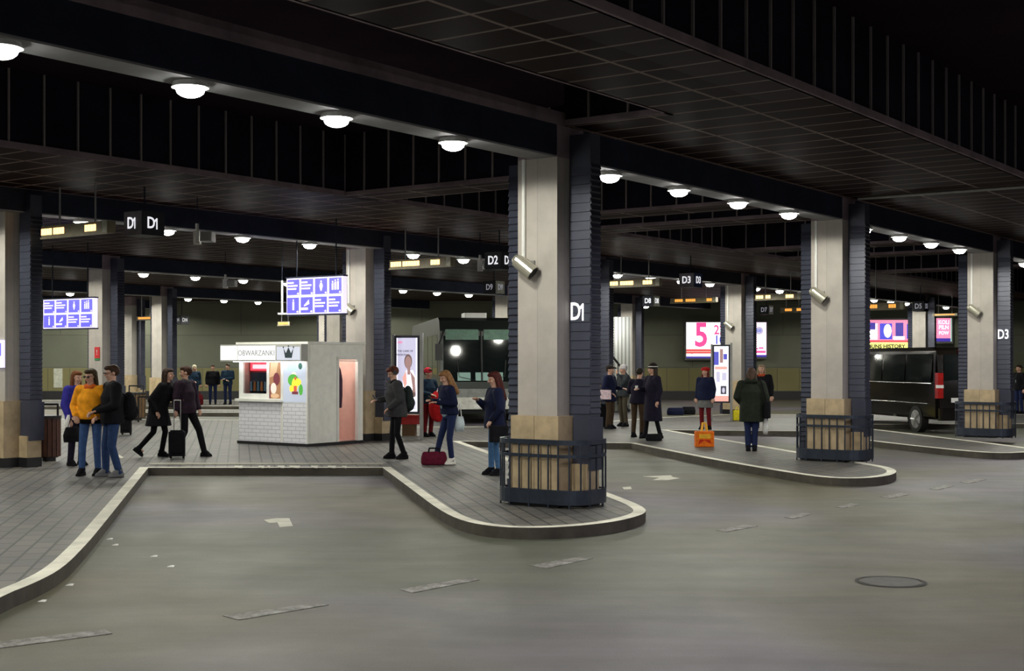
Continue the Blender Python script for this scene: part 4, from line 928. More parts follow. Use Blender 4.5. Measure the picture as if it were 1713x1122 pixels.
def person(lab, pos, yaw, H, top=BLACKJ, legs=JEAND, shoes=BLACKJ, hair=(0.03, 0.018, 0.01), hair_len=0, lean=(0, 0), headyaw=0, pitch=0, armL=None, armR=None,
           legL=None, legR=None, hem=0.86, flare=0.0, puff=1.0, vox=0.010, hat=None, slim=1.0, skirt=None, woman=False, extra=None, sleeves=True, toeL=0, toeR=0, name='person'):
    S = H / 1.75
    root = thing(name, lab, 'person', pos, math.radians(yaw))
    V = lambda x, y, z: Vector((x * S, y * S, z * S))
    lx, ly = lean
    hipc = V(0, 0, 0.93); chest = V(lx * 0.7, ly * 0.7, 1.26); neck = V(lx, ly, 1.46); headc = V(lx * 1.15, ly * 1.15 - 0.015, 1.635)
    sw = 0.165 if woman else 0.185
    sh = {1: V(lx + sw, ly, 1.415), -1: V(lx - sw, ly, 1.415)}
    A = {1: armL, -1: armR}; L = {1: legL, -1: legR}
    arms = {}; lg = {}
    for s in (1, -1):
        e, w_ = A[s] if A[s] else ((s * (sw + 0.055) + lx * 0.7, 0.03 + ly * 0.7, 1.14), (s * (sw + 0.06) + lx * 0.3, -0.04, 0.90))
        arms[s] = (V(*e), V(*w_))
        kn, an = L[s] if L[s] else ((s * 0.10, -0.02, 0.50), (s * 0.105, 0.02, 0.09))
        lg[s] = (V(s * 0.09, 0, 0.92), V(*kn), V(*an))
    hm = Matrix.Translation(headc) @ Matrix.Rotation(math.radians(headyaw), 4, 'Z') @ Matrix.Rotation(math.radians(pitch), 4, 'X')
    T = lambda x, y, z: hm @ Vector((x * S, y * S, z * S))
    def hb(b, c, r, n=14):
        q = MB(); q.ball((c[0] * S, c[1] * S, c[2] * S), tuple(a * S for a in r), n=n, k=10)
        b.add(q.v, q.f, 0, hm)
    # --- body: one continuous surface
    b = MB()
    hb(b, (0, 0.012, 0.022), (0.074, 0.093, 0.098)); hb(b, (0, -0.022, -0.045), (0.054, 0.062, 0.07)); hb(b, (0, -0.05, -0.085), (0.028, 0.03, 0.025))
    b.cap(T(0, -0.082, 0.012), T(0, -0.103, -0.022), 0.010 * S, 0.014 * S, n=8)
    for s in (1, -1): hb(b, (s * 0.076, 0.012, -0.005), (0.012, 0.022, 0.032), 8); hb(b, (s * 0.034, -0.062, -0.03), (0.025, 0.022, 0.022), 8)
    b.cap(neck - V(0, 0, 0.05), headc + V(0, 0.012, -0.04), 0.055 * S, 0.052 * S)
    b.rings([((0, 0, 0.86 * S), 0.15 * S, 0.10 * S), (tuple(hipc), 0.16 * S, 0.105 * S), (tuple(hipc.lerp(chest, 0.4)), 0.13 * S, 0.09 * S), (tuple(chest), 0.15 * S, 0.10 * S), (tuple(neck - V(0, 0, 0.06)), 0.11 * S, 0.075 * S), (tuple(neck), 0.05 * S, 0.05 * S)], n=16)
    for s in (1, -1):
        e, w_ = arms[s]
        b.cap(neck - V(0, 0, 0.06), sh[s], 0.05 * S, 0.05 * S); b.cap(sh[s], e, 0.048 * S, 0.037 * S); b.cap(e, w_, 0.037 * S, 0.026 * S)
        hand(b, w_, w_ - e, S, s)
        h, k_, a_ = lg[s]
        b.cap(h, k_, 0.075 * S, 0.05 * S); b.cap(k_, a_, 0.046 * S, 0.034 * S); b.cap(a_, a_ + V(0, -0.08, -0.05), 0.030 * S, 0.022 * S)
    solid(b, 'body', SKIN, root, vox * 0.85, 2)
    for s in (1, -1):
        q = MB(); q.ball((s * 0.03 * S, -0.079 * S, 0.012 * S), (0.011 * S, 0.009 * S, 0.007 * S), n=8, k=6); o = MB(); o.add(q.v, q.f, 0, hm); o.build('eye', EYEM, root, smooth=True)
    q = MB(); q.ball((0, -0.083 * S, -0.055 * S), (0.021 * S, 0.007 * S, 0.006 * S), n=8, k=6); o = MB(); o.add(q.v, q.f, 0, hm); o.build('mouth', LIPS, root, smooth=True)
    # --- hair / hat
    hmname = 'hair_%d_%d_%d' % tuple(int(c * 1000) for c in hair); HM = fab(hmname, hair, 0.6, 0.35, 30)
    b = MB(); hb(b, (0, 0.032, 0.035), (0.087, 0.096, 0.10)); hb(b, (0, -0.02, 0.085), (0.07, 0.075, 0.045))
    if hair_len > 0:
        for s in (1, -1):
            b.cap(T(s * 0.072, 0.02, 0.0), T(s * 0.082, 0.01, -0.10 - hair_len * 0.5), 0.030 * S, 0.028 * S); b.cap(T(s * 0.082, 0.01, -0.10 - hair_len * 0.5), T(s * 0.07, -0.02, -0.12 - hair_len), 0.030 * S, 0.016 * S)
        b.cap(T(0, 0.06, 0.0), T(0, 0.085, -0.1 - hair_len), 0.072 * S, 0.055 * S)
    solid(b, 'hair', HM, root, vox, 3)
    if hat:
        kind, hc = hat; m_ = hc if not isinstance(hc, tuple) else fab('hat_%d' % int(hc[0] * 1000), hc)
        b = MB()
        if kind == 'beanie': hb(b, (0, 0.02, 0.06), (0.096, 0.105, 0.098)); hb(b, (0, 0.015, 0.03), (0.099, 0.108, 0.03))
        elif kind == 'beret': hb(b, (0, 0.03, 0.085), (0.125, 0.125, 0.06)); hb(b, (0, 0.02, 0.05), (0.098, 0.105, 0.04))
        elif kind == 'cap': hb(b, (0, 0.02, 0.06), (0.095, 0.104, 0.08)); b.cap(T(-0.03, -0.09, 0.06), T(-0.03, -0.15, 0.045), 0.03 * S, 0.02 * S); b.cap(T(0.03, -0.09, 0.06), T(0.03, -0.15, 0.045), 0.03 * S, 0.02 * S)
        elif kind == 'hood': hb(b, (0, 0.045, 0.02), (0.11, 0.11, 0.13)); b.cap(T(0, 0.07, -0.08), T(0, 0.08, -0.16), 0.11 * S, 0.12 * S)
        elif kind == 'hood_down': b.cap(T(-0.07, 0.07, -0.16), T(0.07, 0.07, -0.16), 0.06 * S, 0.06 * S); b.cap(T(-0.08, 0, -0.17), T(-0.06, 0.09, -0.15), 0.04 * S); b.cap(T(0.08, 0, -0.17), T(0.06, 0.09, -0.15), 0.04 * S)
        o = solid(b, 'hood' if 'hood' in kind else 'hat', m_, root, vox, 3)
        if isinstance(extra, dict) and extra.get('stripe'):
            b = MB(); hb(b, (0, 0.018, 0.062), (0.103, 0.112, 0.022)); b.build('hat_stripe', WHITE, root, smooth=True)
    # --- trousers
    b = MB()
    b.rings([((0, 0, 0.86 * S), 0.15 * S, 0.11 * S), (tuple(V(0, 0, 0.95)), 0.168 * S, 0.118 * S), (tuple(V(lx * .2, ly * .2, 1.05)), 0.15 * S, 0.105 * S)], n=16)
    for s in (1, -1):
        h, k_, a_ = lg[s]
        b.cap(h, k_, 0.088 * S * slim, 0.063 * S * slim); b.cap(k_, a_ - (k_ - a_) * 0.03, 0.062 * S * slim, 0.052 * S * max(slim, 0.9))
    solid(b, 'tights' if skirt else 'trousers', legs, root, vox * 1.1, 3)
    if skirt:
        b = MB(); b.rings([((0, 0, skirt[1] * S), 0.21 * S, 0.17 * S), ((0, 0, 0.8 * S), 0.19 * S, 0.14 * S), ((0, 0, 1.0 * S), 0.16 * S, 0.12 * S)], n=18); solid(b, 'skirt', skirt[0], root, vox * 1.2, 2)
    # --- shoes
    for s, tw in ((1, toeL), (-1, toeR)):
        a_ = lg[s][2]; b = MB(); R = Matrix.Translation(a_) @ Matrix.Rotation(math.radians(tw), 4, 'X')
        q = MB(); q.cap((0, 0.035 * S, -0.045 * S), (0, -0.12 * S, -0.058 * S), 0.044 * S, 0.032 * S); q.cap((0, 0.005 * S, 0.015 * S), (0, -0.07 * S, -0.035 * S), 0.052 * S, 0.044 * S); q.bevbox((-0.042 * S, -0.155 * S, -0.09 * S), (0.042 * S, 0.075 * S, -0.065 * S), 0.03 * S)
        b.add(q.v, q.f, 0, R); solid(b, 'shoe', shoes, root, vox * 0.9, 2)
    # --- jacket or coat
    b = MB(); pf = 0.014 + 0.022 * puff; rs = []
    if hem < 0.80: rs.append(((0, 0.0, hem * S), (0.185 + pf + flare) * S, (0.135 + pf + flare) * S))
    else: rs.append(((0, 0, hem * S), (0.163 + pf) * S, (0.115 + pf) * S))
    rs += [(tuple(V(0, 0, max(0.96, hem + 0.06))), (0.163 + pf) * S, (0.118 + pf) * S), (tuple(hipc.lerp(chest, 0.5)), (0.145 + pf) * S, (0.105 + pf) * S), (tuple(chest), (0.162 + pf) * S, (0.115 + pf) * S),
           (tuple(neck - V(0, 0, 0.07)), (0.13 + pf * .5) * S, (0.09 + pf * .5) * S), (tuple(neck + V(0, 0.01, 0.035)), 0.066 * S, 0.068 * S)]
    b.rings(rs, n=18)
    if woman: b.ball(tuple(chest + V(0, -0.07, 0.0)), (0.12 * S, 0.07 * S, 0.08 * S))
    for s in (1, -1):
        e, w_ = arms[s]; cf = w_ + (e - w_) * 0.06
        b.cap(neck - V(0, 0, 0.065), sh[s], 0.072 * S, (0.062 + pf * .5) * S); b.cap(sh[s], e, (0.062 + pf * .5) * S, (0.050 + pf * .4) * S); b.cap(e, cf, (0.050 + pf * .4) * S, (0.038 + pf * .3) * S)
    solid(b, 'coat' if hem < 0.75 else 'jacket', top, root, vox * 1.1, 3)
    if extra:
        if extra.get('collar'):
            b = MB(); b.cap(neck + V(-0.05, 0.0, 0.0), neck + V(0.05, 0.0, 0.0), 0.062 * S); b.cap(neck + V(-0.04, -0.05, -0.01), neck + V(0.04, -0.05, -0.01), 0.04 * S); solid(b, 'scarf', extra['collar'], root, vox, 3)
        if extra.get('glasses'):
            b = MB()
            for s in (1, -1):
                q = MB(); q.ball((s * 0.033 * S, -0.096 * S, 0.010 * S), (0.025 * S, 0.006 * S, 0.019 * S), n=10, k=6); b.add(q.v, q.f, 0, hm); b.tube(T(s * 0.055, -0.09, 0.014), T(s * 0.082, 0.0, 0.012), 0.003 * S, n=5)
            b.tube(T(-0.02, -0.098, 0.012), T(0.02, -0.098, 0.012), 0.003 * S, n=5); b.build('glasses', BLACK, root, smooth=True)
        if extra.get('headphones'):
            b = MB()
            for s in (1, -1): b.tube(T(s * 0.085, 0.01, 0.0), T(s * 0.11, 0.01, 0.0), 0.038 * S, n=12)
            pts = [T(0.10 * math.cos(a), 0.01, 0.02 + 0.125 * math.sin(a)) for a in [PI * i / 10 for i in range(11)]]; b.path(pts, 0.009 * S, 6); b.build('headphones', extra['headphones'], root)
        if extra.get('shirt'):
            b = MB(); b.ball(tuple(chest + V(0.0, -0.055, -0.06)), (0.075 * S, 0.095 * S, 0.20 * S)); b.ball(tuple(hipc + V(0, -0.04, 0.04)), (0.12 * S, 0.11 * S, 0.10 * S)); b.build('shirt', extra['shirt'], root, smooth=True)
        if extra.get('band'):                             # darker top showing below the jacket
            b = MB(); b.rings([((0, 0, (hem - 0.07) * S), 0.172 * S, 0.122 * S), ((0, 0, (hem + 0.03) * S), 0.172 * S, 0.124 * S)], n=18); b.build('under_top', extra['band'], root, smooth=True)
    root['h'] = S; root.scale = (1.12, 1.10, 1.0)
    return root, arms, lg
def near(root, v, name, lab, cat, group=None):            # a thing placed relative to a person
    S = root['h']; y = root.rotation_euler[2]
    p = root.location + Matrix.Rotation(y, 3, 'Z') @ (Vector(v) * S)
    return thing(name, lab, cat, p, y, group)
def wpt(root, v): return v - (Vector(root.location) * 0)
def backpack(root, lab, mat, v=(0, 0.225, 1.12), sz=(0.15, 0.09, 0.22)):
    t = near(root, v, 'backpack', lab, 'backpack')
    b = MB(); b.ball((0, 0, 0), sz, n=14, k=10); b.ball((0, 0.01, -sz[2] * 0.45), (sz[0] * 1.02, sz[1] * 1.1, sz[2] * 0.5)); b.ball((0, sz[1] * 0.8, -sz[2] * 0.3), (sz[0] * 0.7, sz[1] * 0.5, sz[2] * 0.4)); solid(b, 'pack_body', mat, t, 0.012, 3)
    for s in (1, -1): MB().path([(s * 0.08, -0.05, sz[2] * 0.7), (s * 0.11, -0.16, sz[2] * 0.95), (s * 0.12, -0.315, 0.08), (s * 0.12, -0.24, -0.14), (s * 0.11, -0.04, -sz[2] * 0.6)], 0.013, 6).build('strap', mat, t)
    return t
def soft_bag(p, yaw, sz, mat, lab, cat='bag', name='bag', handles=True, hm=None, lean=0, group=None, zc=None):
    t = thing(name, lab, cat, p, yaw, group); x, y, z = sz
    b = MB(); b.rings([((0, 0, 0.0), x * .46, y * .46), ((0, 0, z * .12), x * .5, y * .5), ((0, 0, z * .55), x * .5, y * .45), ((0, 0, z * .9), x * .45, y * .22), ((0, 0, z), x * .40, y * .12)], n=20)
    b.ball((x * .2, 0, z * .5), (x * .2, y * .45, z * .3)); b.ball((-x * .2, 0, z * .45), (x * .22, y * .48, z * .3)); solid(b, 'bag_body', mat, t, 0.012, 2)
    if handles:
        for s in (1, -1): MB().path([(-x * .22, s * y * .15, z * .85), (-x * .18, s * y * .13, z * 1.25), (x * .18, s * y * .13, z * 1.25), (x * .22, s * y * .15, z * .85)], 0.012, 6).build('handle', hm or mat, t)
    return t
def suitcase(p, yaw, sz, mat, lab, pole=0.45):
    t = thing('suitcase', lab, 'suitcase', p, yaw); x, y, z = sz
    b = MB(); b.bevbox((-x / 2, -y / 2, 0.05), (x / 2, y / 2, z), 0.05); b.bevbox((-x / 2 + .04, -y / 2 - .03, 0.12), (x / 2 - .04, -y / 2, z * .6), 0.02); b.bevbox((-x / 2 + .03, -y / 2 + .03, z), (x / 2 - .03, y / 2 - .03, z + .03), 0.03); b.build('shell', mat, t)
    for s in (1, -1): MB().tube((s * x * .38 - .02, y * .3, 0.035), (s * x * .38 + .02, y * .3, 0.035), 0.035, n=12).build('wheel', BLACK, t)
    if pole: MB().path([(-.06, y * .4, z), (-.06, y * .4, z + pole), (.06, y * .4, z + pole), (.06, y * .4, z)], 0.009, 6).build('pull_handle', GREYM, t)
    return t
def held(root, wp, name, lab, cat, off=(0, 0, 0)):
    y = root.rotation_euler[2]; p = root.location + Matrix.Rotation(y, 3, 'Z') @ (wp + Vector(off))
    return thing(name, lab, cat, p, y)
def phone(root, wp, lab, off=(0, -0.09, 0.03)):
    t = held(root, wp, 'mobile_phone', lab, 'phone', off)
    M = Matrix.Rotation(0.6, 4, 'X'); MB().box((-0.037, -0.005, -0.06), (0.037, 0.005, 0.08), 0, M).build('case', BLACK, t); MB().box((-0.033, 0.0055, -0.055), (0.033, 0.0065, 0.075), 0, M).build('screen', glow('phone_screen', (0.6, 0.7, 0.9), 1.0), t)

GREYJ = fab('cloth_grey', (0.042, 0.042, 0.046)); YELJ = fab('cloth_yellow', (0.85, 0.33, 0.015)); BLUEJ = fab('cloth_royal', (0.035, 0.03, 0.26)); OLIVE = fab('cloth_olive', (0.017, 0.022, 0.015)); BROWNT = fab('cloth_brown', (0.055, 0.035, 0.02)); SHOEW = plain('shoe_white', (0.7, 0.68, 0.62), 0.6); SHOEG = plain('shoe_grey', (0.12, 0.12, 0.13), 0.7)
REDF = fab('cloth_red', (0.45, 0.012, 0.015)); DRED = fab('cloth_dark_red', (0.12, 0.008, 0.012)); BURG = fab('cloth_burgundy', (0.10, 0.008, 0.025)); LBLUE = fab('cloth_light_blue', (0.30, 0.40, 0.45)); TEAL = fab('cloth_teal', (0.010, 0.026, 0.05)); GREYS = fab('cloth_skirt_grey', (0.12, 0.12, 0.12))
PLUM = fab('cloth_plum', (0.010, 0.008, 0.020))

# 1 woman in the blue jacket, turned towards the other two
r, ar, lg = person('person in royal blue jacket with reddish brown hair, half hidden behind the yellow jacket', P(128, 778), 55, 1.63, BLUEJ, PLUM, BLACKJ, (0.13, 0.045, 0.015), 0.08, woman=True, pitch=8, puff=1.3,
                   armR=((-0.24, 0.0, 1.13), (-0.22, -0.10, 0.88)))
t = held(r, ar[-1][1], 'handbag', 'black handbag hanging from the arm of the person in royal blue', 'bag', (0.0, -0.06, -0.40))
b = MB(); b.rings([((0, 0, 0), .17, .06), ((0, 0, .12), .18, .08), ((0, 0, .26), .13, .05)], n=16); solid(b, 'bag_body', BLACKJ, t, 0.012, 2); MB().path([(-.1, 0, .24), (-.03, 0, .40), (.03, 0, .40), (.1, 0, .24)], 0.01, 6).build('handle', BLACKJ, t)
t = held(r, ar[-1][1], 'plastic_bag', 'crumpled white cloth bag at the hip of the person in royal blue', 'bag', (-0.08, -0.03, -0.13))
b = MB(); b.rings([((0.02, 0, -.1), .03, .03), ((0, 0, 0), .05, .04), ((0.02, 0, .14), .035, .03), ((.03, 0, .2), .02, .02)], n=12); b.build('bag_body', WHITE, t, smooth=True)
# 2 woman in yellow
r, ar, lg = person('person in bright yellow orange jacket, jeans and sunglasses beside the man in black', P(152, 795), -8, 1.68, YELJ, JEAN, BLACKJ, (0.045, 0.03, 0.015), 0.10, woman=True, pitch=10, headyaw=-12, hem=0.93, puff=1.5,
                   armL=((0.27, 0.02, 1.14), (0.17, -0.13, 0.99)), armR=((-0.27, 0.02, 1.14), (-0.17, -0.13, 0.99)), legL=((0.11, -0.03, 0.49), (0.10, 0.03, 0.09)), legR=((-0.12, -0.02, 0.49), (-0.13, -0.02, 0.09)), slim=0.9, extra={'glasses': 1, 'band': BLACKJ, 'collar': fab('cloth_orange', (0.6, 0.12, 0.02))})
# 3 man in black with backpack
r, ar, lg = person('person in black jacket and blue jeans with glasses, facing the yellow jacket', P(188, 797), -58, 1.74, BLACKJ, fab('cloth_mid_jeans', (0.022, 0.045, 0.12)), SHOEG, (0.04, 0.02, 0.012), 0, pitch=8, hem=0.84, puff=1.6,
                   armL=((0.23, -0.02, 1.13), (0.12, -0.24, 1.05)), armR=((-0.24, 0.0, 1.13), (-0.13, -0.22, 1.03)), legL=((0.10, -0.04, 0.49), (0.12, 0.06, 0.09)), legR=((-0.10, -0.07, 0.49), (-0.12, -0.06, 0.09)), extra={'glasses': 1, 'collar': GREYJ})
backpack(r, 'black backpack on the back of the man in black jacket at left', BLACKJ, (0.0, 0.26, 1.10), (0.16, 0.12, 0.24))
# 4, 5 couple with the suitcase
r, ar, lg = person('person with long dark hair in black coat, leaning towards a companion by the small suitcase', P(265, 764), 78, 1.66, BLACKJ, BLACKJ, BLACKJ, (0.035, 0.018, 0.014), 0.28, lean=(0, -0.16), woman=True, pitch=0, hem=0.62, flare=0.05, puff=1.2,
                   armL=((0.22, -0.12, 1.16), (0.14, -0.34, 1.16)), armR=((-0.24, 0.02, 1.14), (-0.22, -0.08, 0.92)), legR=((-0.07, 0.06, 0.50), (-0.09, 0.34, 0.17)), legL=((0.07, -0.10, 0.50), (0.08, -0.02, 0.09)), toeR=38, slim=0.85)
soft_bag(P(258, 764) + Vector((-0.02, -0.02, 0.80)), math.radians(80), (0.30, 0.13, 0.28), BLACKJ, 'black shoulder bag on the person in long black coat beside the suitcase', name='shoulder_bag')
r, ar, lg = person('person in dark jacket over grey jumper, striding with head turned back to a companion', P(312, 763), 70, 1.70, fab('cloth_dark_plum', (0.022, 0.012, 0.022)), BLACKJ, BLACKJ, (0.04, 0.018, 0.012), 0, lean=(0, 0.03), headyaw=-150, pitch=5, hem=0.84, puff=1.3,
                   armR=((-0.25, 0.06, 1.14), (-0.26, 0.04, 0.92)), armL=((0.24, -0.02, 1.13), (0.2, -0.12, 0.93)), legL=((0.09, -0.20, 0.52), (0.10, -0.30, 0.09)), legR=((-0.09, -0.02, 0.49), (-0.10, 0.14, 0.10)), toeR=0, extra={'collar': GREYJ, 'shirt': GREYJ})
suitcase(P(296, 767), math.radians(10), (0.30, 0.22, 0.50), BLACKJ, 'small black wheeled suitcase standing between the embracing couple', 0.58)
# 6-8 far trio
r, _, _ = person('person in blue jacket with pale cap, farthest left of the distant trio', P(325, 676), 30, 1.60, TEAL, JEAND, BLACKJ, (0.5, 0.42, 0.28), 0.03, vox=0.016, hat=('beanie', (0.55, 0.50, 0.38)), armR=((-0.22, -0.05, 1.13), (-0.1, -0.25, 1.05)))
person('person in dark jacket, middle of the distant trio by the yellow wall', P(356, 676), 15, 1.62, BLACKJ, JEAND, BLACKJ, vox=0.016)
person('person in dark blue jacket with folded arms, right of the distant trio', P(381, 676), -10, 1.66, TEAL, JEAND, BLACKJ, vox=0.016, armL=((0.24, -0.05, 1.13), (-0.02, -0.22, 1.10)), armR=((-0.24, -0.05, 1.13), (0.02, -0.20, 1.06)))
soft_bag(P(331, 677), 0, (0.45, 0.25, 0.42), DRED, 'dark red holdall at the feet of the distant trio', name='holdall')
# 9 man with headphones
r, ar, lg = person('person in grey jacket wearing headphones, looking down at a phone beside the lit poster', P(664, 767), -68, 1.70, GREYJ, BLACKJ, BLACKJ, (0.09, 0.025, 0.015), 0, pitch=28, lean=(0, -0.05), hem=0.80, puff=2.2,
                   armR=((-0.24, 0.0, 1.15), (-0.14, -0.30, 1.12)), armL=((0.25, -0.02, 1.14), (0.15, -0.18, 0.98)), legL=((0.10, -0.03, 0.49), (0.10, 0.10, 0.09)), legR=((-0.10, -0.05, 0.49), (-0.11, -0.06, 0.09)), slim=0.85, extra={'headphones': BLACK, 'collar': BLACKJ, 'glasses': 0})
backpack(r, 'dark backpack worn by the man with headphones', fab('cloth_dark_green', (0.02, 0.028, 0.028)), (0, 0.22, 1.14), (0.16, 0.10, 0.25))
phone(r, ar[-1][1], 'phone held by the man with headphones')
# 10 woman with phone and open jacket
r, ar, lg = person('person in white shoes and dark jacket looking at a phone, burgundy bag at feet', P(752, 776), -62, 1.63, NAVYJ, JEAND, SHOEW, (0.22, 0.11, 0.045), 0.24, woman=True, pitch=24, lean=(0, -0.06), hem=0.94,
                   armR=((-0.23, -0.02, 1.15), (-0.10, -0.28, 1.20)), armL=((0.23, -0.02, 1.15), (0.10, -0.27, 1.17)), legL=((0.10, -0.05, 0.49), (0.09, 0.0, 0.09)), legR=((-0.10, -0.12, 0.50), (-0.13, -0.20, 0.10)), slim=0.88, extra={'shirt': LBLUE})
phone(r, ar[-1][1], 'phone in dark red case held by the long-haired person above the burgundy bag', (0.07, -0.08, 0.02))
soft_bag(P(726, 777), 0.15, (0.46, 0.24, 0.23), BURG, 'burgundy travel bag on the pavers at the feet of the person with white shoes', name='travel_bag', hm=BLACKJ)
t = near(r, (0.10, 0.16, 0.62), 'tote_bag', 'pale tote bag hanging behind the person with white shoes', 'bag')
b = MB(); b.rings([((0, 0, 0), .05, .08), ((0, 0, .12), .06, .10), ((0, 0, .26), .04, .07)], n=14); b.build('bag_body', plain('pale_cloth', (0.45, 0.52, 0.55)), t, smooth=True); MB().path([(0, -.04, .25), (0.02, 0, .5), (0, .04, .25)], 0.008, 6).build('strap', WHITE, t)
# 11 red haired woman
r, ar, lg = person('person with long red hair, navy jacket and pale jeans, left of the large pillar', P(828, 794), -72, 1.63, NAVYJ, JEANL, BLACKJ, (0.05, 0.009, 0.008), 0.26, woman=True, pitch=12, hem=0.80, puff=1.7,
                   armR=((-0.24, -0.06, 1.14), (-0.09, -0.24, 1.27)), armL=((0.26, 0.0, 1.13), (0.20, -0.12, 0.95)), legL=((0.09, -0.02, 0.49), (0.09, 0.04, 0.09)), legR=((-0.09, -0.03, 0.49), (-0.09, -0.03, 0.09)), slim=0.85)
t = near(r, (0.33, -0.02, 0.58), 'handbag', 'black handbag at the hip of the red-haired person', 'bag')
b = MB(); b.bevbox((-.06, -.17, 0), (.06, .15, .26), 0.05); solid(b, 'bag_body', BLACKJ, t, 0.012, 3); MB().path([(0, -.12, .24), (-0.06, -.05, .6), (-.1, 0, .76), (-0.06, .06, .6), (0, .12, .24)], 0.01, 6).build('strap', BLACKJ, t)
# 12 person with red cap and large red pack
r, ar, lg = person('person with red hat carrying a big red pack beside the lit poster', P(716, 730), 50, 1.62, TEAL, DRED, BLACKJ, (0.05, 0.02, 0.01), 0, hat=('beanie', (0.42, 0.02, 0.04)), vox=0.012, armL=((0.26, -0.05, 1.15), (0.2, -0.28, 1.1)), armR=((-0.26, -0.05, 1.15), (-0.2, -0.28, 1.1)))
t = near(r, (0, -0.34, 0.40), 'travel_pack', 'large bright red travel pack held in front of the person with red hat', 'backpack')
b = MB(); b.ball((0, 0, .36), (.25, .19, .38)); b.ball((0.05, -.1, .28), (.19, .16, .2)); solid(b, 'pack_body', REDF, t, 0.015, 3); b = MB(); b.ball((0.06, -.2, .34), (.13, .09, .13)); b.build('front_pocket', fab('cloth_bright_red', (0.62, 0.03, 0.02)), t, smooth=True); MB().path([(-.08, -.05, .70), (-.04, -.05, .78), (.06, -.05, .78), (.1, -.05, .7)], 0.014, 6).build('grab_handle', WHITE, t)
# 13-16 the group right of the big pillar
r, ar, lg = person('person in dark coat and cap with pinkish paper under the arm, beside dark suitcase', P(1020, 717), 62, 1.68, NAVYJ, BROWNT, BLACKJ, (0.03, 0.02, 0.015), 0, hat=('cap', (0.02, 0.015, 0.015)), vox=0.013, hem=0.76, armR=((-0.26, 0.04, 1.14), (-0.20, -0.14, 1.0)), armL=((0.25, -0.04, 1.14), (0.16, -0.28, 1.12)))
t = near(r, (-0.31, -0.02, 0.95), 'folded_newspaper', 'pinkish folded newspaper under the arm of the person in cap', 'newspaper', None)
MB().box((-0.03, -0.15, -0.12), (0.015, 0.16, 0.13)).build('paper', plain('newsprint', (0.55, 0.42, 0.47), 0.8, var=0.3, scale=20), t)
suitcase(P(1003, 716), 0.3, (0.42, 0.26, 0.62), BLACKJ, 'large dark suitcase right against the foot of the D1 pillar side', 0.0)
r, ar, lg = person('person with pale cap facing left and eating, between the capped person and the brown trousers', P(1043, 713), -65, 1.68, fab('cloth_slate', (0.03, 0.035, 0.04)), fab('cloth_khaki', (0.06, 0.05, 0.035)), BLACKJ, (0.45, 0.42, 0.4), 0.0, vox=0.013, hat=('beanie', (0.5, 0.48, 0.5)), armL=((0.22, -0.16, 1.22), (0.05, -0.20, 1.50)), armR=((-0.24, -0.03, 1.14), (-0.10, -0.26, 1.05)))
t = held(r, ar[-1][1], 'paper_cup', 'pale paper cup held by the person eating', 'cup', (0, -0.10, 0.0)); MB().tube((0, 0, -.05), (0, 0, .07), 0.03, 0.042, 14).build('cup', plain('cup_pale', (0.7, 0.65, 0.42)), t)
r, ar, lg = person('person in dark jacket and brown trousers seen from behind, next to the striped hat', P(1067, 731), 150, 1.62, PLUM, BROWNT, BLACKJ, (0.02, 0.015, 0.01), 0, pitch=22, lean=(0, -0.08), vox=0.012, hem=0.86, armL=((0.26, -0.1, 1.16), (0.16, -0.28, 1.1)), armR=((-0.26, -0.1, 1.16), (-0.16, -0.28, 1.1)))
r, ar, lg = person('person in long dark coat and striped hat holding a white cup', P(1092, 734), -62, 1.73, PLUM, BLACKJ, BLACKJ, (0.03, 0.02, 0.015), 0.15, woman=True, vox=0.012, hem=0.42, flare=0.02, hat=('beanie', (0.02, 0.02, 0.035)), extra={'stripe': 1}, armR=((-0.24, -0.04, 1.15), (-0.14, -0.26, 1.17)), legL=((0.09, 0.02, 0.49), (0.10, 0.12, 0.10)), legR=((-0.09, -0.08, 0.5), (-0.1, -0.12, 0.1)), slim=0.8)
t = held(r, ar[-1][1], 'white_cup', 'small white cup held by the person in striped hat', 'cup', (0, -0.10, 0.02)); MB().tube((0, 0, -.04), (0, 0, .06), 0.028, 0.036, 14).build('cup', WHITE, t)
soft_bag(P(1094, 737), 0.3, (0.40, 0.2, 0.16), BLACKJ, 'low black bag at the feet of the person in striped hat', name='floor_bag', handles=False)
t = soft_bag(P(1130, 694, 0), 0.0, (0.62, 0.35, 0.26), NAVYJ, 'low dark blue luggage bag on the ground beyond the striped hat', name='luggage_bag', handles=False)
t = soft_bag(P(1152, 693, 0), 0.0, (0.5, 0.32, 0.28), BLACKJ, 'black luggage bag on the ground left of the red beret', name='luggage_bag', handles=False)
# 17 red beret
r, ar, lg = person('person in red beret and navy jacket with grey skirt, behind the orange bag', P(1180, 718), -35, 1.62, NAVYJ, DRED, BLACKJ, (0.10, 0.01, 0.01), 0.08, woman=True, hat=('beret', (0.35, 0.012, 0.012)), vox=0.012, hem=0.84, puff=1.6, skirt=(GREYS, 0.62))
backpack(r, 'dark backpack worn by the person in red beret', BLACKJ, (0.02, 0.24, 1.08), (0.15, 0.10, 0.24))
ORG = fab('bag_orange', (0.75, 0.16, 0.01), 0.5); t = thing('carrier_bag', 'orange patterned carrier bag with yellow handles standing on the pavers', 'bag', P(1178, 747), 0.1)
b = MB(); b.bevbox((-0.20, -0.09, 0), (0.20, 0.09, 0.33), 0.03); solid(b, 'bag_body', ORG, t, 0.012, 2)
picture('printed_band', [(-0.13, 0.18, 0.12, 0.27, plain('bag_yellow', (0.8, 0.42, 0.02), 0.5)), ([(-0.15, 0.05), (-0.02, 0.14), (0.14, 0.06), (0.10, 0.15), (-0.12, 0.16)], fab('bag_red', (0.5, 0.03, 0.01)))], -0.098, t)
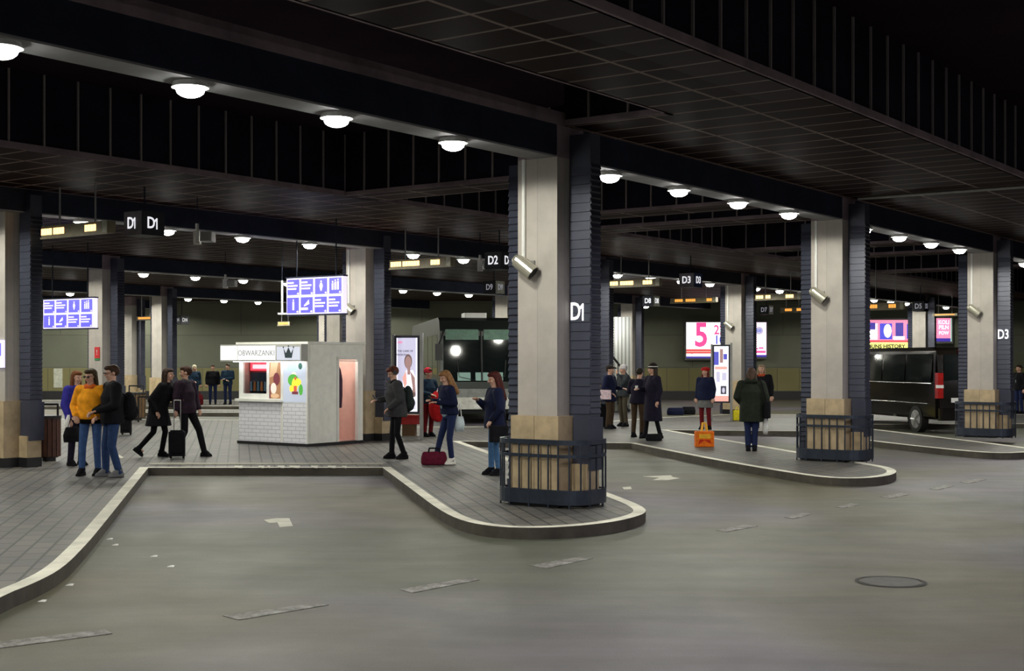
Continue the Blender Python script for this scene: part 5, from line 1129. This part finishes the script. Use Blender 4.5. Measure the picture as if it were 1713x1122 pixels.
MB().path([(-.06, -.05, .32), (-.03, -.05, .50), (.03, -.05, .50), (.06, -.05, .32)], 0.014, 6).build('handle', MATS['bag_yellow'], t); MB().path([(-.06, .05, .32), (-.03, .05, .50), (.03, .05, .50), (.06, .05, .32)], 0.014, 6).build('handle', MATS['bag_yellow'], t)
t = thing('carrier_bag', 'bright yellow carrier bag on the ground right of the lit poster column', 'bag', P(1233, 703), 0)
b = MB(); b.bevbox((-0.13, -0.07, 0), (0.13, 0.07, 0.31), 0.03); solid(b, 'bag_body', fab('bag_bright_yellow', (0.85, 0.70, 0.03), 0.5), t, 0.012, 2); MB().path([(-.05, 0, .3), (-.02, 0, .40), (.02, 0, .40), (.05, 0, .3)], 0.012, 6).build('handle', MATS['bag_bright_yellow'], t)
# 18 olive parka
r, ar, lg = person('person in olive parka seen from behind, with black shoulder bag and white plastic bag', P(1257, 754), 165, 1.66, OLIVE, JEAND, BLACKJ, (0.06, 0.035, 0.025), 0.02, hat=('hood_down', OLIVE), pitch=10, hem=0.62, flare=-0.01, puff=2.0, armL=((0.27, 0.02, 1.14), (0.18, -0.14, 0.98)), armR=((-0.27, 0.02, 1.14), (-0.27, -0.02, 0.86)), legL=((0.07, 0, 0.49), (0.06, 0.02, 0.09)), legR=((-0.07, 0, 0.49), (-0.06, 0.02, 0.09)))
t = near(r, (-0.33, 0.04, 0.70), 'shoulder_bag', 'black shoulder bag on the right side of the olive parka', 'bag')
b = MB(); b.bevbox((-.07, -.13, 0), (.07, .13, .34), 0.06); solid(b, 'bag_body', BLACKJ, t, 0.012, 4); MB().path([(0, -.1, .3), (0.1, -.03, .7), (.14, 0, .78), (0.1, .05, .7), (0, .1, .3)], 0.013, 6).build('strap', BLACKJ, t)
t = held(r, ar[-1][1], 'plastic_bag', 'white plastic bag hanging from the hand of the person in olive parka', 'bag', (-0.02, -0.02, -0.48))
b = MB(); b.rings([((0, 0, 0), .04, .06), ((0, 0, .08), .06, .09), ((0, 0, .24), .055, .08), ((0, 0, .34), .02, .03), ((0, 0, .40), .012, .02)], n=14); b.build('bag_body', plain('plastic_white', (0.6, 0.6, 0.58), 0.4), t, smooth=True)
person('person with orange scarf and pale face, mostly hidden behind the olive parka', P(1274, 716), -20, 1.70, BLACKJ, JEAND, BLACKJ, (0.25, 0.18, 0.12), 0.05, vox=0.013, extra={'collar': fab('cloth_rust', (0.35, 0.06, 0.02))})
person('person in dark jacket and pale shirt at the right edge of the photo', P(1705, 692), -70, 1.65, BLACKJ, JEAND, BLACKJ, vox=0.014, extra={'shirt': LBLUE})
suitcase(P(211, 727), 0.1, (0.26, 0.2, 0.40), BLACKJ, 'black upright suitcase behind the man in black at left', 0.35)
for o in list(bpy.data.objects):
    if 'h' in o.keys(): del o['h']

t = thing('barrier', 'low black metal barrier behind the couple, right of the brown litter bin', 'barrier', P(246, 706), 0.1)
MB().path([(-0.25, 0, 0), (-0.25, 0, 0.75), (0.25, 0, 0.75), (0.25, 0, 0)], 0.025, 8).build('frame', BLACK, t)
for q in range(4): MB().tube((-0.17 + q * 0.11, 0, 0.12), (-0.17 + q * 0.11, 0, 0.75), 0.010, n=6).build('bar', BLACK, t)
MB().tube((-0.25, 0, 0.12), (0.25, 0, 0.12), 0.014, n=6).build('lower_rail', BLACK, t)
